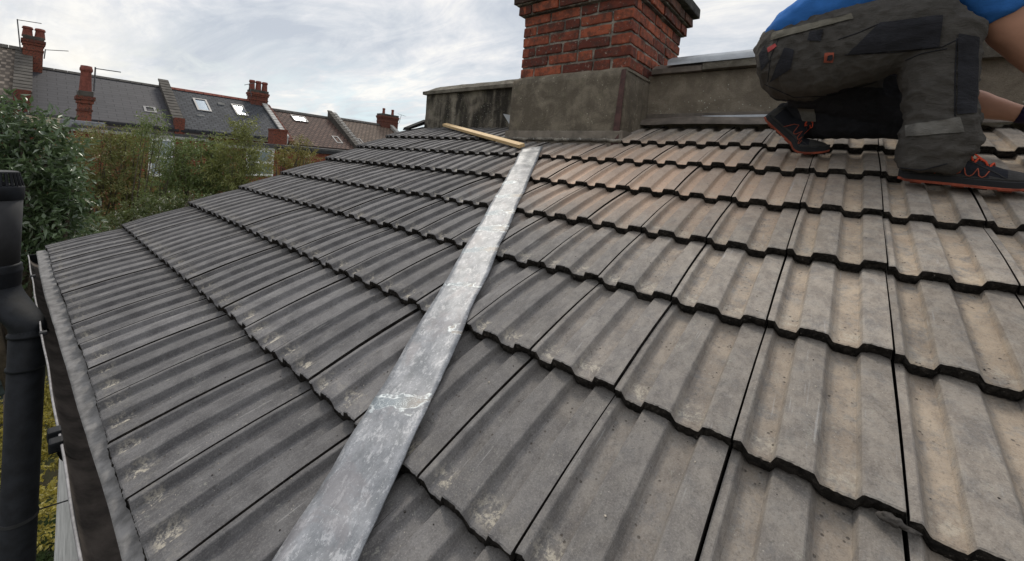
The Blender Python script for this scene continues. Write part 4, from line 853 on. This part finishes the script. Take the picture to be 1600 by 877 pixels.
def stack(e, x, pl, pr, ptop, pbot, depth=.8, pots=2, name='chimney', corb=True, mat=None, pot_top=None, pot_r=.13, x_off=0):
    a = at(pl, (ptop + pbot) / 2, 0, x); b = at(pr, (ptop + pbot) / 2, 0, x); zt = at((pl + pr) / 2, ptop, 0, x).z; zb = at((pl + pr) / 2, pbot, 0, x).z; y0, y1 = sorted((a.y, b.y)); mat = mat or M_FCHIM
    w_ = (y1 - y0); ins = .07 if corb else 0
    bm = bmesh.new(); box(bm, x - depth + ins, x - ins, y0 + ins, y1 - ins, zb, zt - .3); st = bmo(name, bm, e, mat)
    def sub(nm, d, m, bev=0):
        o_ = mbox(nm, d, st, m, bev); o_.matrix_parent_inverse = Matrix(); return o_
    if corb:
        sub('corbel', (x - depth + .035, x - .035, y0 + .035, y1 - .035, zt - .40, zt - .298), mat); sub('corbel', (x - depth, x, y0, y1, zt - .297, zt - .17), mat, .01); sub('cap', (x - depth + .05, x - .05, y0 + .05, y1 - .05, zt - .169, zt), M_PWALL, .02)
        sub('string_course', (x - depth + .045, x - .045, y0 + .045, y1 - .045, zt - .66, zt - .60), mat)
    else: sub('cap', (x - depth - .02, x + .02, y0 - .02, y1 + .02, zt - .3, zt - .22), mat); 
    if pots:
        zp = at((pl + pr) / 2, pot_top, 0, x).z
        for i in range(pots):
            yc = y0 + w_ * (i + .5 + (0 if pots == 1 else 0)) / pots; bm = bmesh.new(); h = zp - zt
            lathe(bm, (x - depth / 2, yc, zt - .03), [(pot_r * 1.05, 0), (pot_r, .08), (pot_r * .85, h * .75), (pot_r * .88, h * .8), (pot_r * 1.05, h * .84), (pot_r * 1.05, h * .93), (pot_r * .95, h * .97), (pot_r * .9, h + .03)], 16); p_ = bmo('chimney_pot', bm, st, M_POT, True); p_.matrix_parent_inverse = Matrix()
    return st
hA = house('A', 'terraced house with light brown pantiles, leftmost of the row', -5.5, -.10, 4.35, 1.75, M_TILEA, M_RIDGEG)
hB = house('B', 'terraced house with plain dark slate roof and one small skylight', -.05, 4.90, 3.66, 1.36, M_SLATEB, M_RIDGEG, [(223, 168, 245, 179)], .07)
hC = house('C', 'terraced house with blue grey slates, red ridge and two skylights', 4.95, 9.90, 3.66, 1.36, M_SLATEC, M_RIDGER, [(300, 155, 331, 177), (360, 164, 389, 184)], .09)
hD = house('D', 'terraced house with dark brown tiled roof and two skylights', 9.95, 14.60, 3.30, 1.08, M_TILED, M_RIDGEG, [(453, 181, 482, 193), (517, 214, 536, 226)])
hE = house('E', 'terraced house with worn pale brown tiles, farthest right of the row', 14.65, 19.6, 3.36, 1.08, M_TILEE, M_RIDGEG, [(556, 218, 570, 228)])
party(hA, -.10, 4.0, 1.70, M_PWALL, wd=.42, hgt=.30, s0=.06, brick_end=True); party(hB, 4.90, 3.66, 1.36, M_PWALL, s0=.02, brick_end=True, wd=.34); party(hC, 9.92, 3.4, 1.2, M_PWHITE, wd=.16, hgt=.34); party(hD, 10.2, 3.3, 1.08, M_FCHIM, wd=.25, hgt=.20)
party(hD, 14.45, 3.42, 1.08, M_PWALL, wd=.22, hgt=.34); party(hE, 14.8, 3.42, 1.08, M_FDARK, wd=.20, hgt=.26); party(hE, 19.6, 3.36, 1.08, M_PWHITE, wd=.2, hgt=.2, s0=.5)
stack(hA, -29.4, 31, 71, 56, 122, .9, 2, pot_top=41, pot_r=.17); stack(hC, -29.5, 391, 421, 141, 178, .9, 3, pot_top=126, pot_r=.17); stack(hE, -29.6, 596, 624, 179, 205, .9, 2, pot_top=170, pot_r=.12)
for (cx_, cy_) in ((345, 163), (313, 182), (390, 193)):
    n_ = Vector(((3.66 - 1.36) / 4, 0, 1)).normalized(); p = on_plane(cx_, cy_, (XE, 0, 1.36), n_); mbox('roof_vent', (p.x - .08, p.x + .12, p.y - .16, p.y + .16, p.z - .05, p.z + .09), hC, M_PWHITE)
def outrigger(label, x, pa_, pb_, zdrop=.0, lean=.55, wins=(), cap=M_PWHITE, capname='white_fascia', depth=5.5, cap_h=.14, brickm=M_FBR):
    a = at(*pa_, 0, x); b = at(*pb_, 0, x); y0, y1 = a.y, b.y; z = (a.z + b.z) / 2
    e = empty('rear_extension', (x - 2, (y0 + y1) / 2, -5)); tag(e, label, 'house extension')
    mbox('wall', (x - depth, x, y0, y1, -5, z - cap_h), e, brickm); mbox(capname, (x + .002, x + .07, y0 - .02, y1 + .02, z - cap_h, z), e, cap)
    bm = bmesh.new(); prism(bm, [(x + .05, y0, z + .002), (x + .05, y0, z + .10), (x - depth, y0, z + lean), (x - depth, y0, z - cap_h + .003)], (0, y1 - y0, 0)); bmo('lean_to_roof', bm, e, simple('felt_flat_roof', (.07, .07, .07), .85, .2, 4, .2, kind='world') if 'felt_flat_roof' not in bpy.data.materials else bpy.data.materials['felt_flat_roof'])
    for (wa, wb, wc, wd_, bars) in wins:
        p = at(wa, (wb + wd_) / 2, 0, x); q = at(wc, (wb + wd_) / 2, 0, x); zt = at((wa + wc) / 2, wb, 0, x).z; zb = at((wa + wc) / 2, wd_, 0, x).z; t = .09
        bm = bmesh.new()
        for d_ in ((p.y, q.y, zt - t, zt), (p.y, q.y, zb, zb + t), (p.y, p.y + t, zb + t, zt - t), (q.y - t, q.y, zb + t, zt - t), (p.y + t, q.y - t, zb + (zt - zb) * .5 - t / 2, zb + (zt - zb) * .5 + t / 2)): box(bm, x - .02, x + .05, d_[0], d_[1], d_[2], d_[3])
        f = bmo('window', bm, e, M_WHITEPL); o_ = mbox('pane', (x - .015, x + .012, p.y + t, q.y - t, zb + t, zt - t), f, M_CURT if bars else M_GLASS); o_.matrix_parent_inverse = Matrix()
    return e
oB = outrigger('brick rear extension with long white fascia behind the middle shrubs', -19, (112, 200), (324, 217), wins=((232, 216, 272, 276, 1),), lean=.16, cap_h=.10)
st2 = stack(oB, -19.4, 118, 149, 142, 193, .75, 1, pot_top=101, pot_r=.15, name='chimney'); 
bm = bmesh.new(); p = at(131, 195, 0, -19.2); box(bm, -20.3, -19.05, p.y - .48, p.y + .48, p.z - .15, p.z + .12, .02); bmo('lead_flashing', bm, oB, M_LEAD)
oC = outrigger('low brick rear extension with white framed window beside the olive tree', -18.5, (348, 226), (428, 232), wins=((384, 233, 427, 275, 0),), lean=.14, cap_h=.10)
oD = outrigger('brick rear wall with dark gutter behind the yellowing tree', -21, (429, 225), (600, 247), cap=M_FDARK, capname='dark_gutter', lean=.2, cap_h=.16)
stack(oD, -21.2, 428, 449, 195, 226, .7, 0, corb=False)
oA = outrigger('buff rendered rear extension just left of tall red chimney', -22, (40, 180), (112, 187), cap=M_BUFF, capname='buff_fascia', lean=.2, cap_h=.35)
def aerial(label, x, mast, boom, dirs=5, r=.022):
    e = empty('tv_aerial', at(*mast[0], 0, x)); tag(e, label, 'aerial'); a, b = at(*mast[0], 0, x), at(*mast[1], 0, x); bm = bmesh.new(); tube(bm, [a, b], r, 6); bmo('mast', bm, e, M_FRAMEG)
    c, d = at(*boom[0], 0, x), at(*boom[1], 0, x); bm = bmesh.new(); tube(bm, [c, d], r * .8, 6); bmo('boom', bm, e, M_FRAMEG)
    bm = bmesh.new()
    for i in range(dirs * 2): p = c.lerp(d, (i + .5) / (dirs * 2)); tube(bm, [p + Vector((-.16, 0, .02)), p + Vector((.16, 0, -.02))], r * .4, 4)
    bmo('elements', bm, e, M_FRAMEG)
aerial('thin tv aerial standing left of the leftmost far chimney', -29.6, ((32, 80), (27, 30)), ((27, 31), (65, 37)))
aerial('tv aerial bracketed on the right side of leftmost far chimney', -29.3, ((69, 92), (71, 77)), ((71, 78), (107, 80)))
aerial('tv aerial on a mast beside the tall red chimney pot', -19.8, ((147, 143), (149, 105)), ((148, 107), (189, 113)))
aerial('tv aerial on the chimney of the slate house with red ridge', -29.5, ((393, 150), (389, 132)), ((382, 133), (396, 130)), 3)
aerial('small tv aerial right of the farthest chimney', -29.6, ((624, 192), (627, 180)), ((622, 178), (634, 182)), 3, .016)
# garden shed and hedge seen past the vent pipe
sh = empty('garden_shed', (-12, -1.5, -5)); tag(sh, 'green boarded garden shed with grey felt roof beyond the vent pipe', 'shed')
mbox('roof', (-15, -10.15, -4, .30, -2.56, -2.44), sh, simple('grey_felt', (.115, .118, .11), .9, .15, 3, .2, kind='world')); mbox('fascia', (-10.149, -10.11, -4, .30, -2.66, -2.47), sh, simple('dark_green_fascia', (.030, .036, .034), .7))
M_BOARD = simple('dark_green_paint', (.030, .042, .038), .7, .2, 6, .2, kind='world')
for k in range(16):
    z1_ = -2.664 - .155 * k; bm = bmesh.new(); prism(bm, [(-10.22, -3.9, z1_), (-10.20, -3.9, z1_), (-10.165, -3.9, z1_ - .148), (-10.22, -3.9, z1_ - .148)], (0, 4.1, 0)); bmo('board', bm, sh, M_BOARD)
mbox('back_wall', (-14.9, -10.23, -3.9, .2, -5, -2.57), sh, M_BOARD)
# ------------------------------------------------------------------ foliage
def leaf_mat(name, a, b, c_=None, gloss=.35, rough=.45):
    s = NM(name, rough, gloss); t = s.attr('tone'); col = s.mix(t, a, b)
    if c_: col = s.mix(s.step(t, .86, .93), col, c_)
    s.col(col); tr_ = s.n('ShaderNodeBsdfTranslucent'); s.l(s.mix(.5, col, tuple(min(1, x * 1.6) for x in b)), tr_.inputs[0]); mx = s.n('ShaderNodeMixShader'); mx.inputs[0].default_value = .28
    s.l(s.b.outputs[0], mx.inputs[1]); s.l(tr_.outputs[0], mx.inputs[2]); s.l(mx.outputs[0], s.t.nodes['Material Output'].inputs[0]); return s.m
M_BARK = simple('bark', (.075, .060, .045), .95, .3, 12, .6, .01, kind='world')
def crown(name, parent, blobs, leaf, wid, mat, droop=.35, fold=.25, seed=0, tone_y=0):
    r = np.random.default_rng(seed); V, F, T = [], [], []; base = 0
    for (c, rad, n) in blobs:
        c = np.array(c, float); rad = np.array(rad if hasattr(rad, '__len__') else (rad,) * 3, float)
        nt = max(6, n // 22); d = r.normal(size=(nt, 3)); d /= np.linalg.norm(d, axis=1)[:, None]; rr = r.uniform(.35, 1.06, nt) ** .7; tw = c + d * rr[:, None] * rad
        tdir = d * .8 + r.normal(size=(nt, 3)) * .5 + np.array([0, 0, .3]); tdir /= np.linalg.norm(tdir, axis=1)[:, None]; ttone = r.uniform(0, 1, nt)
        k = r.integers(0, nt, n); s_ = r.uniform(-.5, 1, n); span = leaf * 2.2
        P = tw[k] + tdir[k] * (s_ * span)[:, None] + r.normal(size=(n, 3)) * leaf * .35
        D = tdir[k] * .6 + r.normal(size=(n, 3)) * .75; D[:, 2] -= droop; D /= np.linalg.norm(D, axis=1)[:, None]
        N_ = r.normal(size=(n, 3)) * .6 + np.array([0, 0, 1.0]); S = np.cross(D, N_); S /= np.linalg.norm(S, axis=1)[:, None]; U = np.cross(S, D)
        L_ = leaf * r.uniform(.6, 1.15, n)[:, None]; W_ = wid * r.uniform(.7, 1.15, n)[:, None]
        p0 = P; p1 = P + D * L_ * .42 + S * W_ * .5 + U * W_ * fold; p2 = P + D * L_ + U * (-L_ * .12); p3 = P + D * L_ * .42 - S * W_ * .5 + U * W_ * fold
        V.append(np.stack([p0, p1, p2, p3], 1).reshape(-1, 3)); i = base + np.arange(n) * 4; F.append(np.stack([i, i + 1, i + 2], 1)); F.append(np.stack([i, i + 2, i + 3], 1)); base += n * 4
        t_ = np.clip(ttone[k] * .6 + r.uniform(0, .5, n), 0, 1); T.append(np.repeat(t_, 4))
    V = np.concatenate(V); F = np.concatenate(F); T = np.concatenate(T); me = bpy.data.meshes.new(name); me.vertices.add(len(V)); me.vertices.foreach_set('co', V.ravel()); me.loops.add(F.size); me.polygons.add(len(F))
    me.loops.foreach_set('vertex_index', F.ravel()); me.polygons.foreach_set('loop_start', np.arange(0, F.size, 3)); me.polygons.foreach_set('loop_total', np.full(len(F), 3)); me.update(calc_edges=True); me.validate()
    a = me.attributes.new('tone', 'FLOAT', 'POINT'); a.data.foreach_set('value', T); o = link(name, me, parent, mat)
    if parent: o.matrix_parent_inverse = Matrix.Translation(-Vector(parent.location))
    return o
def tree(name, label, cat, Z, blobs, leaf, wid, mat, seed, dens=1.0, droop=.35, trunk_r=.06, group=None):
    B = []
    for (px, py, rp, rq, n) in blobs:
        c = at_depth(px, py, Z + (seed * 37 % 5 - 2) * .12); B.append((c, (rp * Z / FPX * 1.05, rp * Z / FPX * 1.05, rq * Z / FPX), int(n * dens * (1.15 if leaf > .11 else 1.15))))
    c0_ = B[0][0]; e = empty(name, (c0_.x, c0_.y, -5)); tag(e, label, cat, group)
    crown('crown', e, B, leaf, wid, mat, droop, seed=seed); bm = bmesh.new(); b0 = Vector((c0_.x, c0_.y, -5)); rs = random.Random(seed); fork = Vector((c0_.x, c0_.y, -2.6))
    tube(bm, [b0, (b0 + fork) / 2 + Vector((.05, .04, 0)), fork], [trunk_r * 1.3, trunk_r * 1.05, trunk_r * .9], 8); bmo('trunk', bm, e, M_BARK, True)
    for c, rd, n in B:
        for q in range(3):
            t_ = Vector(c) + Vector((rs.uniform(-.6, .6) * rd[0], rs.uniform(-.6, .6) * rd[1], rs.uniform(.0, .8) * rd[2])); mid = fork.lerp(t_, .5) + Vector((rs.uniform(-.2, .2), rs.uniform(-.2, .2), .1)); bm = bmesh.new(); tube(bm, [fork, mid, t_], [trunk_r * .6, trunk_r * .4, trunk_r * .12], 6); bmo('limb', bm, e, M_BARK, True)
    return e
ML1 = leaf_mat('glossy_laurel_leaf', (.040, .068, .030), (.105, .150, .068), (.20, .23, .17), .6, .32); ML2 = leaf_mat('olive_leaf', (.100, .115, .034), (.215, .225, .070)); ML3 = leaf_mat('mid_green_leaf', (.072, .105, .034), (.165, .205, .070)); ML4 = leaf_mat('rusty_leaf', (.095, .110, .036), (.20, .20, .070), (.26, .13, .07)); ML5 = leaf_mat('yellowing_leaf', (.12, .12, .03), (.24, .21, .065)); ML6 = leaf_mat('dark_shrub_leaf', (.050, .070, .024), (.115, .140, .048), (.40, .38, .33))
ML7 = leaf_mat('golden_hedge_leaf', (.16, .14, .022), (.34, .28, .05)); ML8 = leaf_mat('dark_hedge_leaf', (.016, .028, .010), (.045, .062, .020), (.12, .11, .03))
tree('laurel_tree', 'dense laurel with big glossy dark leaves behind the vent pipe', 'tree', 4.9, [(35, 252, 62, 56, 1500), (-30, 270, 60, 90, 900), (58, 300, 52, 55, 1300), (30, 360, 58, 50, 1300), (85, 345, 28, 42, 500), (8, 205, 34, 30, 450), (60, 222, 32, 24, 350), (100, 300, 22, 40, 260), (50, 420, 40, 40, 500)], .112, .038, ML1, 1, 1.15, .3, .07)
tree('rusty_shrub', 'thin olive and rusty shrub beside the laurel', 'tree', 9.5, [(150, 255, 46, 48, 2600), (125, 300, 36, 52, 1800), (175, 310, 46, 50, 2200), (150, 218, 30, 22, 700), (110, 235, 26, 30, 700)], .085, .026, ML4, 2, 1.1, .3, .04)
tree('olive_tree', 'olive green fine leaved tree left of the white framed window', 'tree', 10.5, [(205, 262, 38, 46, 2600), (215, 235, 26, 36, 1100), (190, 330, 50, 40, 2200), (170, 225, 24, 24, 700), (240, 325, 40, 42, 1900)], .085, .024, ML2, 3, 1.1)
tree('bamboo', 'tall bamboo spray rising in front of the far white fascia', 'bamboo', 9.0, [(236, 196, 15, 22, 420), (243, 222, 19, 26, 400), (281, 262, 12, 50, 400), (255, 300, 26, 30, 700)], .10, .020, ML3, 4, 1, .5, .03)
tree('green_tree', 'leafy mid green tree in the middle of the garden trees', 'tree', 10.0, [(310, 265, 44, 44, 2900), (300, 305, 52, 40, 2600), (345, 290, 40, 46, 2200), (290, 240, 24, 22, 700), (330, 232, 22, 18, 450)], .09, .026, ML3, 5, 1.15)
tree('bamboo', 'bamboo clump with pointed tip hiding a far skylight', 'bamboo', 9.5, [(380, 206, 17, 22, 520), (375, 232, 30, 24, 1100), (368, 265, 36, 34, 1700), (396, 258, 14, 20, 350), (395, 282, 24, 20, 600)], .10, .022, ML2, 6, 1.1, .5, .03)
tree('yellowing_tree', 'small yellowing tree nearest the roof verge', 'tree', 12.0, [(458, 248, 26, 20, 1300), (440, 262, 24, 16, 800), (472, 228, 12, 14, 300), (484, 246, 14, 12, 300)], .085, .026, ML5, 7)
tree('flowering_shrub', 'low dark shrub dotted with pale flowers above the tile verge', 'shrub', 8.0, [(255, 335, 34, 26, 1500), (215, 350, 40, 26, 1500), (290, 322, 30, 22, 1000), (150, 368, 50, 26, 1800), (110, 380, 34, 30, 1100)], .06, .026, ML6, 8, 1.1)
hd = empty('garden_hedge', (-7, -.6, -5)); tag(hd, 'golden leaved hedge below the gutter behind the vent pipe', 'hedge')
B7, B8 = [], []
rs = np.random.default_rng(4)
for i in range(46):
    x = rs.uniform(-9.6, -5.8); y = rs.uniform(-1.4, 1.1); B7.append(((x, y, -3.35 + rs.uniform(-.1, .1) + .06 * (x + 8)), (.34, .34, .20), 420))
for i in range(44):
    x = rs.uniform(-6.4, -3.6); y = rs.uniform(-1.3, .0 if x > -4 else 1.1); B8.append(((x, y, -3.75 + rs.uniform(-.15, .1)), (.34, .34, .25), 420))
crown('golden_leaves', hd, B7, .055, .026, ML7, .2, seed=21); crown('dark_leaves', hd, B8, .055, .028, ML8, .2, seed=22)
mbox('hedge_dark_core', (-9.7, -3.7, -1.5, .0, -5, -3.75), hd, simple('dark_core_fill', (.020, .018, .010), .95, .3, 10, .5, kind='world'))  # solid dark box added inside to make the hedge look opaque
# garden fence far across, closing the gardens
fe = empty('garden_fence', (-16, 5, -5)); tag(fe, 'weathered close boarded garden fence behind the shrubs', 'fence')
M_FENCE = simple('weathered_fence', (.10, .08, .06), .9, .3, 4, .4, kind='world')
pm = bpy.data.meshes.new('fence_board'); bm = bmesh.new(); box(bm, -.01, .01, 0, .14, 0, 1.8); bm.to_mesh(pm); bm.free(); pm.materials.append(M_FENCE)
for k in range(90):
    o = bpy.data.objects.new('fence_board', pm); COL.objects.link(o); o.parent = fe; o.location = (0, -6.0 + .15 * k, 0)

# loose grit and crumbs lying on the right hand tiles
bpy.context.view_layer.update(); DG = bpy.context.evaluated_depsgraph_get(); rg = random.Random(11); bm = bmesh.new(); nn = rw(0, 0, 1)
for i in range(900):
    x = rg.uniform(-1.5, .75) if i % 3 else rg.uniform(-3.2, -.6); v = rg.uniform(.02, 2.4) if i % 4 else VV[rg.randrange(1, 8)] - rg.uniform(.0, .05)
    ok_, loc, nor, idx, ob, mx_ = scene.ray_cast(DG, rw(x, v, .06), -nn, distance=.14)
    if not ok_ or not ob.name.startswith('roof_tile'): continue
    r_ = rg.choice((.0008, .0011, .0014, .0021 if i % 5 == 0 else .0012, .0030 if i % 23 == 0 else .0010)); q = bmesh.ops.create_icosphere(bm, subdivisions=1, radius=r_, matrix=Matrix.Translation(loc + nn * r_ * .3))
    for v_ in q['verts']: v_.co += Vector((rg.uniform(-1, 1), rg.uniform(-1, 1), rg.uniform(-.6, .6))) * r_ * .45
    for f in {f for v_ in q['verts'] for f in v_.link_faces}: f.material_index = i % 2
g_ = bmo('roof_grit', bm, None, [M_CHIP, simple('pale_grit', (.34, .30, .25), .9, .3, 90, 0)]); tag(g_, 'loose grit and crumbs scattered over the roof tiles', 'grit', kind='stuff')
